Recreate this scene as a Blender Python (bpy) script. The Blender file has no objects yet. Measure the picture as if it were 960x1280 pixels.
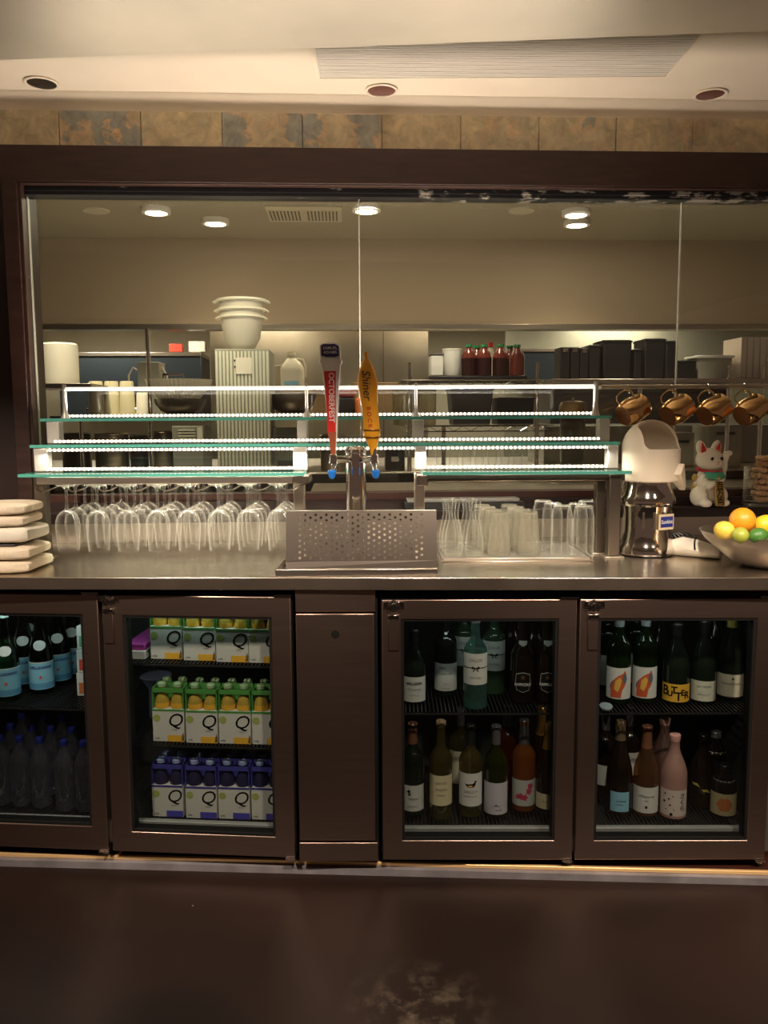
import bpy, math, random
from mathutils import Matrix, Vector
R = math.radians; PI = math.pi; sin = math.sin; cos = math.cos
random.seed(7)
scn = bpy.context.scene
COL = scn.collection

# ------------------------------------------------------------------ camera
F = 1035.0; CXP, CYP = 480.0, 640.0
PITCH = R(6.37); ROLL = 0.0055; CAMP = Vector((0, 0, 1.41))
fw = Vector((0, cos(PITCH), -sin(PITCH)))
rt0 = Vector((1, 0, 0)); up0 = rt0.cross(fw)
rt = (rt0 * cos(ROLL) - up0 * sin(ROLL)).normalized(); upv = rt.cross(fw)
cd = bpy.data.cameras.new('camera'); cam = bpy.data.objects.new('camera', cd); COL.objects.link(cam)
m3 = Matrix((rt, upv, -fw)).transposed()
cam.matrix_world = Matrix.Translation(CAMP) @ m3.to_4x4()
cd.sensor_fit = 'VERTICAL'; cd.sensor_height = 32.0; cd.lens = F / 1280.0 * 32.0
cd.clip_start = 0.05
scn.camera = cam

def ray(px, py):
    return fw + rt * ((px - CXP) / F) - upv * ((py - CYP) / F)
def frame(x, y, a):
    return Matrix.Translation((x, y, 0)) @ Matrix.Rotation(a, 4, 'Z')
W = Matrix.Identity(4)
L = frame(-0.262, 2.42, -0.085)      # left cooler
RC = frame(0.0, 2.42, -0.010)        # right cooler
CF = frame(0.0, 2.40, -0.032)        # counter front
K = frame(0.0, 3.20, 0.050)          # window wall and kitchen
def hit(px, py, fr=W, y=0.0):        # ray against plane local y = const -> local point
    inv = fr.inverted(); o = inv @ CAMP; d = inv.to_3x3() @ ray(px, py)
    return o + d * ((y - o.y) / d.y)
def hitz(px, py, z, fr=W):
    inv = fr.inverted(); o = inv @ CAMP; d = inv.to_3x3() @ ray(px, py)
    return o + d * ((z - o.z) / d.z)
def xat(px, y, z, fr=W):             # local x of the point with pixel column px at local y, z
    py = 640.0
    for _ in range(12):
        p = hit(px, py, fr, y)
        w = fr @ Vector((p.x, y, z)) - CAMP
        py = CYP - F * w.dot(upv) / w.dot(fw)
    return hit(px, py, fr, y).x
def upx(y, z, fr=W, x=0.0):          # metres per pixel there
    w = fr @ Vector((x, y, z)) - CAMP
    return w.dot(fw) / F

# ------------------------------------------------------------------ mesh helper
class MB:
    def __init__(s): s.v = []; s.f = []; s.mi = []; s.m = 0; s.sm = []; s.smooth = True
    def add(s, vs, fs, M=None):
        b = len(s.v)
        s.v += [tuple(M @ Vector(p)) for p in vs] if M is not None else [tuple(p) for p in vs]
        for f in fs: s.f.append(tuple(i + b for i in f)); s.mi.append(s.m); s.sm.append(s.smooth)
        return s
    def box(s, x0, x1, y0, y1, z0, z1, M=None):
        vs = [(x0,y0,z0),(x1,y0,z0),(x1,y1,z0),(x0,y1,z0),(x0,y0,z1),(x1,y0,z1),(x1,y1,z1),(x0,y1,z1)]
        return s.add(vs, [(0,3,2,1),(4,5,6,7),(0,1,5,4),(1,2,6,5),(2,3,7,6),(3,0,4,7)], M)
    def lathe(s, prof, n=24, M=None, a0=0.0, a1=2*PI):
        full = abs(a1 - a0 - 2*PI) < 1e-6; k = n if full else n + 1
        vs = []; fs = []
        for r, z in prof:
            for i in range(k):
                a = a0 + (a1 - a0) * i / n
                vs.append((r*cos(a), r*sin(a), z))
        for j in range(len(prof) - 1):
            for i in range(n):
                i2 = (i + 1) % k
                fs.append((j*k+i, j*k+i2, (j+1)*k+i2, (j+1)*k+i))
        return s.add(vs, fs, M)
    def cyl(s, r, z0, z1, n=20, M=None, r2=None):
        r2 = r if r2 is None else r2
        vs = [(r*cos(2*PI*i/n), r*sin(2*PI*i/n), z0) for i in range(n)] + [(r2*cos(2*PI*i/n), r2*sin(2*PI*i/n), z1) for i in range(n)]
        fs = [(i, (i+1) % n, n+(i+1) % n, n+i) for i in range(n)] + [tuple(range(n-1, -1, -1)), tuple(range(n, 2*n))]
        return s.add(vs, fs, M)
    def tube(s, pts, r, n=8, closed=False):
        pts = [Vector(p) for p in pts]; N = len(pts); rings = []
        prev = None
        for i, p in enumerate(pts):
            if closed: t = pts[(i+1) % N] - pts[i-1]
            else: t = pts[min(i+1, N-1)] - pts[max(i-1, 0)]
            t.normalize()
            if prev is None:
                a = Vector((0,0,1)) if abs(t.z) < .9 else Vector((1,0,0))
                u = t.cross(a).normalized()
            else: u = (prev - t * prev.dot(t)).normalized()
            prev = u; w = t.cross(u)
            rr = r[i] if isinstance(r, (list, tuple)) else r
            rings.append([p + (u*cos(2*PI*k/n) + w*sin(2*PI*k/n)) * rr for k in range(n)])
        vs = [q for rg in rings for q in rg]; fs = []
        for i in range(N if closed else N-1):
            j = (i+1) % N
            for k in range(n): fs.append((i*n+k, i*n+(k+1) % n, j*n+(k+1) % n, j*n+k))
        if not closed: fs += [tuple(range(n-1, -1, -1)), tuple((N-1)*n+k for k in range(n))]
        return s.add(vs, fs)
    def prism(s, poly, a, b, axis='y', M=None):   # poly in the other two axes
        def P(u, v, t):
            return {'y': (u, t, v), 'z': (u, v, t), 'x': (t, u, v)}[axis]
        n = len(poly)
        vs = [P(u, v, a) for u, v in poly] + [P(u, v, b) for u, v in poly]
        fs = [(i, (i+1) % n, n+(i+1) % n, n+i) for i in range(n)] + [tuple(range(n-1, -1, -1)), tuple(range(n, 2*n))]
        return s.add(vs, fs, M)
    def ring(s, o, i, y0, y1):     # rectangular frame: o,i = (x0,x1,z0,z1)
        q = lambda r, y: [(r[0],y,r[2]),(r[1],y,r[2]),(r[1],y,r[3]),(r[0],y,r[3])]
        vs = q(o,y0)+q(i,y0)+q(o,y1)+q(i,y1); fs = []
        for k in range(4):
            l = (k+1) % 4
            fs += [(k,l,4+l,4+k),(8+k,12+k,12+l,8+l),(k,8+k,8+l,l),(4+k,4+l,12+l,12+k)]
        return s.add(vs, fs)
    def ball(s, c, rx, ry=None, rz=None, n=16, M=None):
        ry = ry or rx; rz = rz or rx; m = n//2; vs = []; fs = []
        for j in range(m+1):
            t = PI*j/m
            for i in range(n):
                a = 2*PI*i/n
                vs.append((c[0]+rx*sin(t)*cos(a), c[1]+ry*sin(t)*sin(a), c[2]-rz*cos(t)))
        for j in range(m):
            for i in range(n):
                fs.append((j*n+i, j*n+(i+1) % n, (j+1)*n+(i+1) % n, (j+1)*n+i))
        return s.add(vs, fs, M)
    def mesh(s, name):
        me = bpy.data.meshes.new(name); me.from_pydata(s.v, [], s.f)
        me.polygons.foreach_set('material_index', s.mi)
        me.validate(); me.update()
        import bmesh
        bm = bmesh.new(); bm.from_mesh(me)
        bmesh.ops.remove_doubles(bm, verts=bm.verts, dist=1e-6)
        bmesh.ops.recalc_face_normals(bm, faces=bm.faces)
        bm.to_mesh(me); bm.free()
        if s.smooth: me.shade_smooth(); me.set_sharp_from_angle(angle=R(35))
        else: me.shade_flat()
        return me

def obj(name, data, mats, parent=None, loc=None, rot=None, bevel=0, fr=None, label=None):
    if isinstance(data, MB): data = data.mesh(name)
    o = bpy.data.objects.new(name, data); COL.objects.link(o)
    if mats is not None:
        if not isinstance(mats, (list, tuple)): mats = [mats]
        if len(data.materials) == 0:
            for m in mats: data.materials.append(m)
    if parent is not None: o.parent = parent
    M = Matrix.Identity(4)
    if loc is not None: M = Matrix.Translation(loc)
    if rot is not None:
        from mathutils import Euler
        M = M @ Euler(rot).to_matrix().to_4x4()
    if fr is not None: M = fr @ M
    if parent is not None: o.matrix_local = M
    else: o.matrix_world = M
    if bevel:
        b = o.modifiers.new('bevel', 'BEVEL'); b.width = bevel; b.segments = 2; b.limit_method = 'ANGLE'
    if label: o['label'] = label
    return o
def tag(o, label, cat, group=None, kind=None):
    o['label'] = label; o['category'] = cat
    if group: o['group'] = group
    if kind: o['kind'] = kind
    return o
def thing(name, label, cat, loc=(0,0,0), rz=0.0, fr=W, group=None):
    o = bpy.data.objects.new(name, None); COL.objects.link(o); o.empty_display_size = .02
    o.matrix_world = fr @ Matrix.Translation(loc) @ Matrix.Rotation(rz, 4, 'Z')
    return tag(o, label, cat, group)
def struct(name, data, mats, fr=W, bevel=0, parent=None):
    o = obj(name, data, mats, parent, fr=fr, bevel=bevel)
    if parent is None: o['kind'] = 'structure'
    return o
KIDS = {}
def dup(root, M, label, group=None):
    r = root.copy(); COL.objects.link(r); r.matrix_world = M; r['label'] = label
    if group: r['group'] = group
    for ch in root.children:
        c = ch.copy(); COL.objects.link(c); c.parent = r
        for g in ch.children:
            d = g.copy(); COL.objects.link(d); d.parent = c
    return r

# ------------------------------------------------------------------ materials
MATS = {}
def nm(name):
    m = bpy.data.materials.new(name); m.use_nodes = True; nt = m.node_tree
    return m, nt, nt.nodes['Principled BSDF']
def mat(name, col, rough=.5, metal=0.0, spec=.5, noise=0, nscale=20, bump=0, stretch=None, trans=0, emit=None, es=0, coat=0, sss=0):
    if name in MATS: return MATS[name]
    m, nt, p = nm(name); MATS[name] = m
    p.inputs['Base Color'].default_value = (*col, 1); p.inputs['Roughness'].default_value = rough
    p.inputs['Metallic'].default_value = metal; p.inputs['Specular IOR Level'].default_value = spec
    p.inputs['Transmission Weight'].default_value = trans; p.inputs['Coat Weight'].default_value = coat
    if sss: p.inputs['Subsurface Weight'].default_value = sss; p.inputs['Subsurface Radius'].default_value = (.02,.01,.006)
    if emit: p.inputs['Emission Color'].default_value = (*emit, 1); p.inputs['Emission Strength'].default_value = es
    if noise or bump:
        tc = nt.nodes.new('ShaderNodeTexCoord'); mp = nt.nodes.new('ShaderNodeMapping'); nz = nt.nodes.new('ShaderNodeTexNoise')
        nt.links.new(tc.outputs['Object'], mp.inputs[0]); nt.links.new(mp.outputs[0], nz.inputs[0])
        if stretch: mp.inputs['Scale'].default_value = stretch
        nz.inputs['Scale'].default_value = nscale; nz.inputs['Detail'].default_value = 5
        if noise:
            r = nt.nodes.new('ShaderNodeMapRange'); nt.links.new(nz.outputs[0], r.inputs[0])
            r.inputs[1].default_value = .3; r.inputs[2].default_value = .7
            r.inputs[3].default_value = 1-noise; r.inputs[4].default_value = 1+noise
            mx = nt.nodes.new('ShaderNodeMix'); mx.data_type = 'RGBA'; mx.blend_type = 'MULTIPLY'; mx.inputs[0].default_value = 1
            mx.inputs[6].default_value = (*col, 1); nt.links.new(r.outputs[0], mx.inputs[7]); nt.links.new(mx.outputs[2], p.inputs['Base Color'])
            r2 = nt.nodes.new('ShaderNodeMapRange'); nt.links.new(nz.outputs[0], r2.inputs[0])
            r2.inputs[3].default_value = max(.02, rough-noise*.35); r2.inputs[4].default_value = rough+noise*.35
            nt.links.new(r2.outputs[0], p.inputs['Roughness'])
        if bump:
            b = nt.nodes.new('ShaderNodeBump'); b.inputs['Strength'].default_value = bump; b.inputs['Distance'].default_value = .002
            nt.links.new(nz.outputs[0], b.inputs['Height']); nt.links.new(b.outputs[0], p.inputs['Normal'])
    return m
def shell(name, tint=(1,1,1), refl=.9, milky=0.0, mcol=(.9,.9,.9), power=3.0, base=.05, grough=.03, edge=0.0):
    """thin clear glass: see-through with reflections that grow towards the edge"""
    if name in MATS: return MATS[name]
    m = bpy.data.materials.new(name); m.use_nodes = True; nt = m.node_tree; nt.nodes.clear(); MATS[name] = m
    out = nt.nodes.new('ShaderNodeOutputMaterial'); tr = nt.nodes.new('ShaderNodeBsdfTransparent'); gl = nt.nodes.new('ShaderNodeBsdfGlossy')
    tr.inputs[0].default_value = (*tint, 1); gl.inputs['Roughness'].default_value = grough; gl.inputs[0].default_value = (refl, refl, refl, 1)
    lw = nt.nodes.new('ShaderNodeLayerWeight'); lw.inputs[0].default_value = .5
    pw = nt.nodes.new('ShaderNodeMath'); pw.operation = 'POWER'; nt.links.new(lw.outputs['Facing'], pw.inputs[0]); pw.inputs[1].default_value = power
    ad = nt.nodes.new('ShaderNodeMath'); ad.operation = 'MULTIPLY_ADD'; nt.links.new(pw.outputs[0], ad.inputs[0]); ad.inputs[1].default_value = .85; ad.inputs[2].default_value = base
    ad.use_clamp = True
    mx = nt.nodes.new('ShaderNodeMixShader'); nt.links.new(ad.outputs[0], mx.inputs[0]); nt.links.new(tr.outputs[0], mx.inputs[1]); nt.links.new(gl.outputs[0], mx.inputs[2])
    if edge:      # thick rims and stems scatter some light
        d_ = nt.nodes.new('ShaderNodeBsdfDiffuse'); d_.inputs[0].default_value = (.9,.88,.82,1); t_ = nt.nodes.new('ShaderNodeBsdfTranslucent'); t_.inputs[0].default_value = (.9,.88,.82,1)
        a_ = nt.nodes.new('ShaderNodeAddShader'); nt.links.new(d_.outputs[0], a_.inputs[0]); nt.links.new(t_.outputs[0], a_.inputs[1])
        e_ = nt.nodes.new('ShaderNodeMixShader'); e_.inputs[0].default_value = edge; nt.links.new(gl.outputs[0], e_.inputs[1]); nt.links.new(a_.outputs[0], e_.inputs[2]); nt.links.new(e_.outputs[0], mx.inputs[2])
    res = mx
    if milky:
        df = nt.nodes.new('ShaderNodeBsdfDiffuse'); df.inputs[0].default_value = (*mcol, 1)
        tl = nt.nodes.new('ShaderNodeBsdfTranslucent'); tl.inputs[0].default_value = (*mcol, 1)
        a2 = nt.nodes.new('ShaderNodeMixShader'); nt.links.new(df.outputs[0], a2.inputs[1]); nt.links.new(tl.outputs[0], a2.inputs[2])
        m2 = nt.nodes.new('ShaderNodeMixShader'); m2.inputs[0].default_value = milky
        nt.links.new(mx.outputs[0], m2.inputs[1]); nt.links.new(a2.outputs[0], m2.inputs[2]); res = m2
    nt.links.new(res.outputs[0], out.inputs[0])
    return m
def emis(name, col, s):
    if name in MATS: return MATS[name]
    m = bpy.data.materials.new(name); m.use_nodes = True; nt = m.node_tree; nt.nodes.clear(); MATS[name] = m
    out = nt.nodes.new('ShaderNodeOutputMaterial'); e = nt.nodes.new('ShaderNodeEmission'); e.inputs[0].default_value = (*col, 1); e.inputs[1].default_value = s
    nt.links.new(e.outputs[0], out.inputs[0]); return m

steel = mat('brushed_steel', (.60,.55,.48), .30, 1, noise=.06, nscale=6, stretch=(.5,.5,60))
steelh = mat('brushed_steel_counter', (.60,.54,.46), .26, 1, noise=.07, nscale=7, stretch=(1,3,1))
bowls = mat('brushed_bowl_steel', (.62,.56,.50), .34, 1)
steeld = mat('brushed_steel_door', (.37,.275,.23), .32, 1, noise=.05, nscale=5, stretch=(1,1,40))
chrome = mat('chrome', (.75,.72,.68), .08, 1)
dsteel = mat('dark_steel', (.20,.17,.14), .35, 1)
black = mat('black_plastic', (.012,.011,.011), .4)
gasket = mat('black_gasket', (.004,.004,.004), .7, spec=.2)
darkwood = mat('dark_stained_wood', (.034,.014,.010), .42, noise=.3, nscale=8, stretch=(1,6,6))
cream = mat('cream_paint', (.66,.565,.45), .7, noise=.04, nscale=3)
white = mat('white_plastic', (.80,.76,.68), .4)
paper = mat('white_paper', (.62,.60,.56), .8)
creampaper = mat('cream_paper', (.62,.52,.34), .8)
ink = mat('black_ink', (.006,.006,.006), .8, spec=.1)
greyink = mat('grey_ink', (.16,.16,.16), .7)
goldpaper = mat('gold_paper', (.75,.42,.04), .6)
bluepaper = mat('navy_paper', (.03,.04,.22), .6)
tealglass = mat('green_glass_edge', (.10,.42,.36), .25, spec=.6)
clear = shell('clear_glass', (.985,.99,.985), 1.0, power=2.2, base=.03, edge=.24)
pane_m = shell('window_pane_glass', (.96,.97,.95), .8, power=5, base=.05, grough=.005)
cpane_m = shell('cooler_pane_glass', (.74,.76,.75), .7, power=4, base=.045, grough=.01)
shelfglass = shell('shelf_glass', (.90,.96,.94), .8, power=3, base=.05)
greeng = shell('green_bottle_glass', (.06,.28,.12), .8, power=2, base=.05)
ltgreen = shell('pale_green_bottle_glass', (.45,.65,.42), .8, power=2, base=.05, milky=.15, mcol=(.25,.45,.25))
ltblue = shell('pale_blue_green_glass', (.45,.68,.62), .8, power=2, base=.05, milky=.18, mcol=(.22,.45,.38))
yellg = shell('yellow_wine_glass', (.62,.52,.22), .8, power=2, base=.05, milky=.12, mcol=(.4,.33,.12))
roseg = shell('rose_wine_glass', (.75,.32,.10), .8, power=2, base=.05, milky=.30, mcol=(.75,.25,.06))
pinkrose = shell('pale_rose_glass', (.7,.42,.24), .8, power=2, base=.05, milky=.15, mcol=(.6,.3,.15))
clearpet = shell('clear_plastic_bottle', (.76,.76,.82), 1, power=2.0, base=.10, milky=.05, mcol=(.7,.7,.85), grough=.08)
milkyg = shell('hazy_tumbler_glass', (.9,.9,.87), .8, power=2, base=.05, milky=.17, mcol=(.85,.80,.68))
darkg = mat('dark_bottle_glass', (.008,.012,.008), .08, spec=.6)
brownblack = mat('dark_brown_bottle_glass', (.012,.007,.004), .08, spec=.6)

# ------------------------------------------------------------------ text
TC = {}
def text_mesh(s, size, bold=0.0, shear=0.0, ext=.0002, space=1.0, line=1.0):
    key = (s, size, bold, shear, ext, space)
    if key in TC: return TC[key].copy()
    c = bpy.data.curves.new('t', 'FONT'); c.body = s; c.size = size; c.offset = bold; c.shear = shear; c.extrude = ext
    c.space_character = space; c.space_line = line; c.align_x = 'CENTER'; c.align_y = 'CENTER'; c.resolution_u = 3
    o = bpy.data.objects.new('t', c); COL.objects.link(o)
    dg = bpy.context.evaluated_depsgraph_get(); dg.update()
    me = bpy.data.meshes.new_from_object(o.evaluated_get(dg)); me.materials.clear()
    bpy.data.objects.remove(o); bpy.data.curves.remove(c)
    TC[key] = me
    return me.copy()
def flat_text(s, size, m, parent, loc, rot=(PI/2,0,0), name='lettering', **k):
    return obj(name, text_mesh(s, size, **k), m, parent, loc=loc, rot=rot)
def slice_x(me, step=.0025):       # cut long faces so they can follow a curved surface
    import bmesh
    bm = bmesh.new(); bm.from_mesh(me); xs = [v.co.x for v in bm.verts]
    if xs:
        k = math.ceil(min(xs)/step)
        while k*step < max(xs):
            bmesh.ops.bisect_plane(bm, geom=bm.verts[:]+bm.edges[:]+bm.faces[:], plane_co=(k*step, 0, 0), plane_no=(1, 0, 0)); k += 1
    bm.to_mesh(me); bm.free(); return me
def cyl_text(s, size, rad, m, parent, z, ang=0.0, name='lettering', **k):
    me = slice_x(text_mesh(s, size, **k))
    for v in me.vertices:
        a = v.co.x / rad + ang; r = rad + .0006 + v.co.z
        v.co = (r*sin(a), -r*cos(a), z + v.co.y)
    return obj(name, me, m, parent)
def arc_label(rad, z0, z1, half, m, parent, name='label', ang=0.0, off=.0006, wavy=0, rad2=None, label=None):
    b = MB(); n = 16; vs = []; fs = []
    rad2 = rad if rad2 is None else rad2
    for j, (z, r_) in enumerate(((z0, rad+off), (z1, rad2+off))):
        for i in range(n+1):
            a = ang - half + 2*half*i/n
            vs.append((r_*sin(a), -r_*cos(a), z))
    for i in range(n): fs.append((i, i+1, n+2+i, n+1+i))
    b.add(vs, fs)
    return obj(name, b, m, parent, label=label)
def arc_disc(rad, z, rx, rz, m, parent, name='badge', ang=0.0, off=.0012, radf=None, n=20, poly=None):
    """flat shape wrapped on a cylinder"""
    pts = poly or [(rx*cos(2*PI*i/n), rz*sin(2*PI*i/n)) for i in range(n)]
    me = bpy.data.meshes.new(name); me.from_pydata([(x, y, 0) for x, y in pts], [], [tuple(range(len(pts)))]); slice_x(me)
    for v in me.vertices:
        rr = (radf(z+v.co.y) if radf else rad) + off; a = v.co.x/rr + ang
        v.co = (rr*sin(a), -rr*cos(a), z+v.co.y)
    me.update(); return obj(name, me, m, parent)
def evaluated(o, name):
    dg = bpy.context.evaluated_depsgraph_get(); dg.update()
    me = bpy.data.meshes.new_from_object(o.evaluated_get(dg)); me.name = name
    bpy.data.objects.remove(o); me.shade_smooth(); return me
def blob(parts, voxel=.004, smooth=6, name='body'):
    b = MB()
    for c, r, *rest in parts:
        M = None
        if rest: M = Matrix.Translation(c) @ Matrix.Rotation(rest[0], 4, rest[1]); b.ball((0,0,0), *r, n=20, M=M)
        else: b.ball(c, *r, n=20)
    me = bpy.data.meshes.new('b'); me.from_pydata(b.v, [], b.f)
    o = bpy.data.objects.new('b', me); COL.objects.link(o)
    m = o.modifiers.new('r', 'REMESH'); m.mode = 'VOXEL'; m.voxel_size = voxel
    s = o.modifiers.new('s', 'SMOOTH'); s.iterations = smooth; s.factor = .5
    return evaluated(o, name)
# ================================================================== SETTING
ZC = .948
# floor
m, nt, p = nm('dark_stained_floor'); floor_m = m
tc = nt.nodes.new('ShaderNodeTexCoord'); nz = nt.nodes.new('ShaderNodeTexNoise'); nz.inputs['Scale'].default_value = 2.2; nz.inputs['Detail'].default_value = 8
nt.links.new(tc.outputs['Object'], nz.inputs[0])
cr = nt.nodes.new('ShaderNodeValToRGB'); nt.links.new(nz.outputs[0], cr.inputs[0])
cr.color_ramp.elements[0].position = .3; cr.color_ramp.elements[0].color = (.008,.0035,.002,1)
cr.color_ramp.elements[1].position = .75; cr.color_ramp.elements[1].color = (.020,.009,.006,1)
# worn pale scuff in front of the middle panel
sep = nt.nodes.new('ShaderNodeSeparateXYZ'); nt.links.new(tc.outputs['Object'], sep.inputs[0])
vm = nt.nodes.new('ShaderNodeVectorMath'); vm.operation = 'DISTANCE'; nt.links.new(tc.outputs['Object'], vm.inputs[0]); vm.inputs[1].default_value = tuple(hitz(525, 1262, 0))
n2 = nt.nodes.new('ShaderNodeTexNoise'); n2.inputs['Scale'].default_value = 14; n2.inputs['Detail'].default_value = 8; n2.inputs['Roughness'].default_value = .7
nt.links.new(tc.outputs['Object'], n2.inputs[0])
mr = nt.nodes.new('ShaderNodeMapRange'); nt.links.new(vm.outputs['Value'], mr.inputs[0]); mr.inputs[1].default_value = .02; mr.inputs[2].default_value = .20; mr.inputs[3].default_value = .55; mr.inputs[4].default_value = 0
mu = nt.nodes.new('ShaderNodeMapRange'); nt.links.new(n2.outputs[0], mu.inputs[0]); mu.inputs[1].default_value = .48; mu.inputs[2].default_value = .68
mm = nt.nodes.new('ShaderNodeMath'); mm.operation = 'MULTIPLY'; nt.links.new(mr.outputs[0], mm.inputs[0]); nt.links.new(mu.outputs[0], mm.inputs[1])
mx = nt.nodes.new('ShaderNodeMix'); mx.data_type = 'RGBA'; nt.links.new(mm.outputs[0], mx.inputs[0]); nt.links.new(cr.outputs[0], mx.inputs[6]); mx.inputs[7].default_value = (.22,.17,.12,1)
vr = nt.nodes.new('ShaderNodeTexVoronoi'); vr.inputs['Scale'].default_value = 9; nt.links.new(tc.outputs['Object'], vr.inputs['Vector'])
lt_ = nt.nodes.new('ShaderNodeMath'); lt_.operation = 'LESS_THAN'; nt.links.new(vr.outputs['Distance'], lt_.inputs[0]); lt_.inputs[1].default_value = .022
sc_ = nt.nodes.new('ShaderNodeSeparateColor'); nt.links.new(vr.outputs['Color'], sc_.inputs[0]); g_ = nt.nodes.new('ShaderNodeMath'); g_.operation = 'GREATER_THAN'; nt.links.new(sc_.outputs[0], g_.inputs[0]); g_.inputs[1].default_value = .72
m2_ = nt.nodes.new('ShaderNodeMath'); m2_.operation = 'MULTIPLY'; nt.links.new(lt_.outputs[0], m2_.inputs[0]); nt.links.new(g_.outputs[0], m2_.inputs[1])
mx2 = nt.nodes.new('ShaderNodeMix'); mx2.data_type = 'RGBA'; nt.links.new(m2_.outputs[0], mx2.inputs[0]); nt.links.new(mx.outputs[2], mx2.inputs[6]); mx2.inputs[7].default_value = (.40,.36,.30,1)
nt.links.new(mx2.outputs[2], p.inputs['Base Color'])
p.inputs['Roughness'].default_value = .45; p.inputs['Specular IOR Level'].default_value = .28
bp = nt.nodes.new('ShaderNodeBump'); bp.inputs['Strength'].default_value = .15; nt.links.new(n2.outputs[0], bp.inputs['Height']); nt.links.new(bp.outputs[0], p.inputs['Normal'])
struct('floor', MB().box(-4, 4, -3.5, 7, -.1, 0), floor_m)

# plinth strip under the coolers with gold edge
pa, pb = hitz(0, 1083, 0), hitz(960, 1107, 0)
ang = math.atan2(pb.y-pa.y, pb.x-pa.x)
PF = Matrix.Translation(((pa.x+pb.x)/2, (pa.y+pb.y)/2, 0)) @ Matrix.Rotation(ang, 4, 'Z')
grey_vinyl = mat('grey_vinyl', (.16,.15,.16), .5, noise=.25, nscale=12)
redwood = mat('dark_red_wood', (.035,.010,.006), .4)
gold = mat('polished_brass', (.90,.60,.28), .35, .55)
struct('baseboard_front', MB().box(-2, 2, 0, .03, .0, .022), grey_vinyl, PF)
struct('baseboard_back', MB().box(-2, 2, .0305, .60, 0, .030), redwood, PF)
struct('trim_1', MB().box(-2, 2, .018, .030, .022, .034), gold, PF, bevel=.002)

# window wall, built along frame K (local y = 0 is the wall's face)
zt1 = hit(480, 145, K, 0).z; zt0 = hit(480, 190, K, 0).z
zh0 = hit(480, 231.5, K, -.03).z; zg1 = hit(480, 250, K, .06).z
XL = xat(10, -.03, 1.9, K); XI = xat(33, .0, 1.9, K); XG = xat(41, .06, 1.8, K)
XR = 1.75
# slate tiles
m, nt, p = nm('slate_tile'); slate = m
tc = nt.nodes.new('ShaderNodeTexCoord'); sp = nt.nodes.new('ShaderNodeSeparateXYZ'); nt.links.new(tc.outputs['Object'], sp.inputs[0])
TW = .2915; TX0 = xat(76, 0, 2.46, K)
a = nt.nodes.new('ShaderNodeMath'); a.operation = 'SUBTRACT'; nt.links.new(sp.outputs[0], a.inputs[0]); a.inputs[1].default_value = TX0
b_ = nt.nodes.new('ShaderNodeMath'); b_.operation = 'DIVIDE'; nt.links.new(a.outputs[0], b_.inputs[0]); b_.inputs[1].default_value = TW
c_ = nt.nodes.new('ShaderNodeMath'); c_.operation = 'FLOOR'; nt.links.new(b_.outputs[0], c_.inputs[0])
wn = nt.nodes.new('ShaderNodeTexWhiteNoise'); wn.noise_dimensions = '1D'; nt.links.new(c_.outputs[0], wn.inputs['W'])
nz = nt.nodes.new('ShaderNodeTexNoise'); nz.noise_dimensions = '4D'; nz.inputs['Scale'].default_value = 4.5; nz.inputs['Detail'].default_value = 9; nz.inputs['Roughness'].default_value = .62
ww = nt.nodes.new('ShaderNodeMath'); ww.operation = 'MULTIPLY'; nt.links.new(c_.outputs[0], ww.inputs[0]); ww.inputs[1].default_value = 3.7
nt.links.new(tc.outputs['Object'], nz.inputs['Vector']); nt.links.new(ww.outputs[0], nz.inputs['W'])
ad = nt.nodes.new('ShaderNodeMath'); ad.operation = 'MULTIPLY_ADD'; nt.links.new(wn.outputs['Value'], ad.inputs[0]); ad.inputs[1].default_value = .25; nt.links.new(nz.outputs[0], ad.inputs[2])
# left tiles run to grey-blue patches, right ones stay tan
pr = nt.nodes.new('ShaderNodeMapRange'); nt.links.new(c_.outputs[0], pr.inputs[0]); pr.inputs[1].default_value = 0; pr.inputs[2].default_value = 7; pr.inputs[3].default_value = -.02; pr.inputs[4].default_value = -.16
ad2 = nt.nodes.new('ShaderNodeMath'); ad2.operation = 'ADD'; nt.links.new(ad.outputs[0], ad2.inputs[0]); nt.links.new(pr.outputs[0], ad2.inputs[1])
cr = nt.nodes.new('ShaderNodeValToRGB'); nt.links.new(ad2.outputs[0], cr.inputs[0])
e = cr.color_ramp.elements; e[0].position = .30; e[0].color = (.36,.30,.19,1); e[1].position = .44; e[1].color = (.48,.39,.25,1)
for pos, col in ((.50,(.50,.41,.26,1)),(.55,(.44,.38,.26,1)),(.61,(.50,.36,.22,1)),(.63,(.30,.29,.25,1)),(.72,(.26,.27,.25,1)),(.735,(.55,.38,.22,1))):
    q = e.new(pos); q.color = col
p.inputs['Roughness'].default_value = .55
nf = nt.nodes.new('ShaderNodeTexNoise'); nf.inputs['Scale'].default_value = 17; nf.inputs['Detail'].default_value = 8; nf.inputs['Roughness'].default_value = .65; nf.inputs['Distortion'].default_value = .6; nt.links.new(tc.outputs['Object'], nf.inputs[0])
fr2_ = nt.nodes.new('ShaderNodeMapRange'); nt.links.new(nf.outputs[0], fr2_.inputs[0]); fr2_.inputs[1].default_value = .3; fr2_.inputs[2].default_value = .7; fr2_.inputs[3].default_value = .85; fr2_.inputs[4].default_value = 1.65
fm_ = nt.nodes.new('ShaderNodeMix'); fm_.data_type = 'RGBA'; fm_.blend_type = 'MULTIPLY'; fm_.inputs[0].default_value = 1; nt.links.new(cr.outputs[0], fm_.inputs[6]); nt.links.new(fr2_.outputs[0], fm_.inputs[7]); nt.links.new(fm_.outputs[2], p.inputs['Base Color'])
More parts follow.
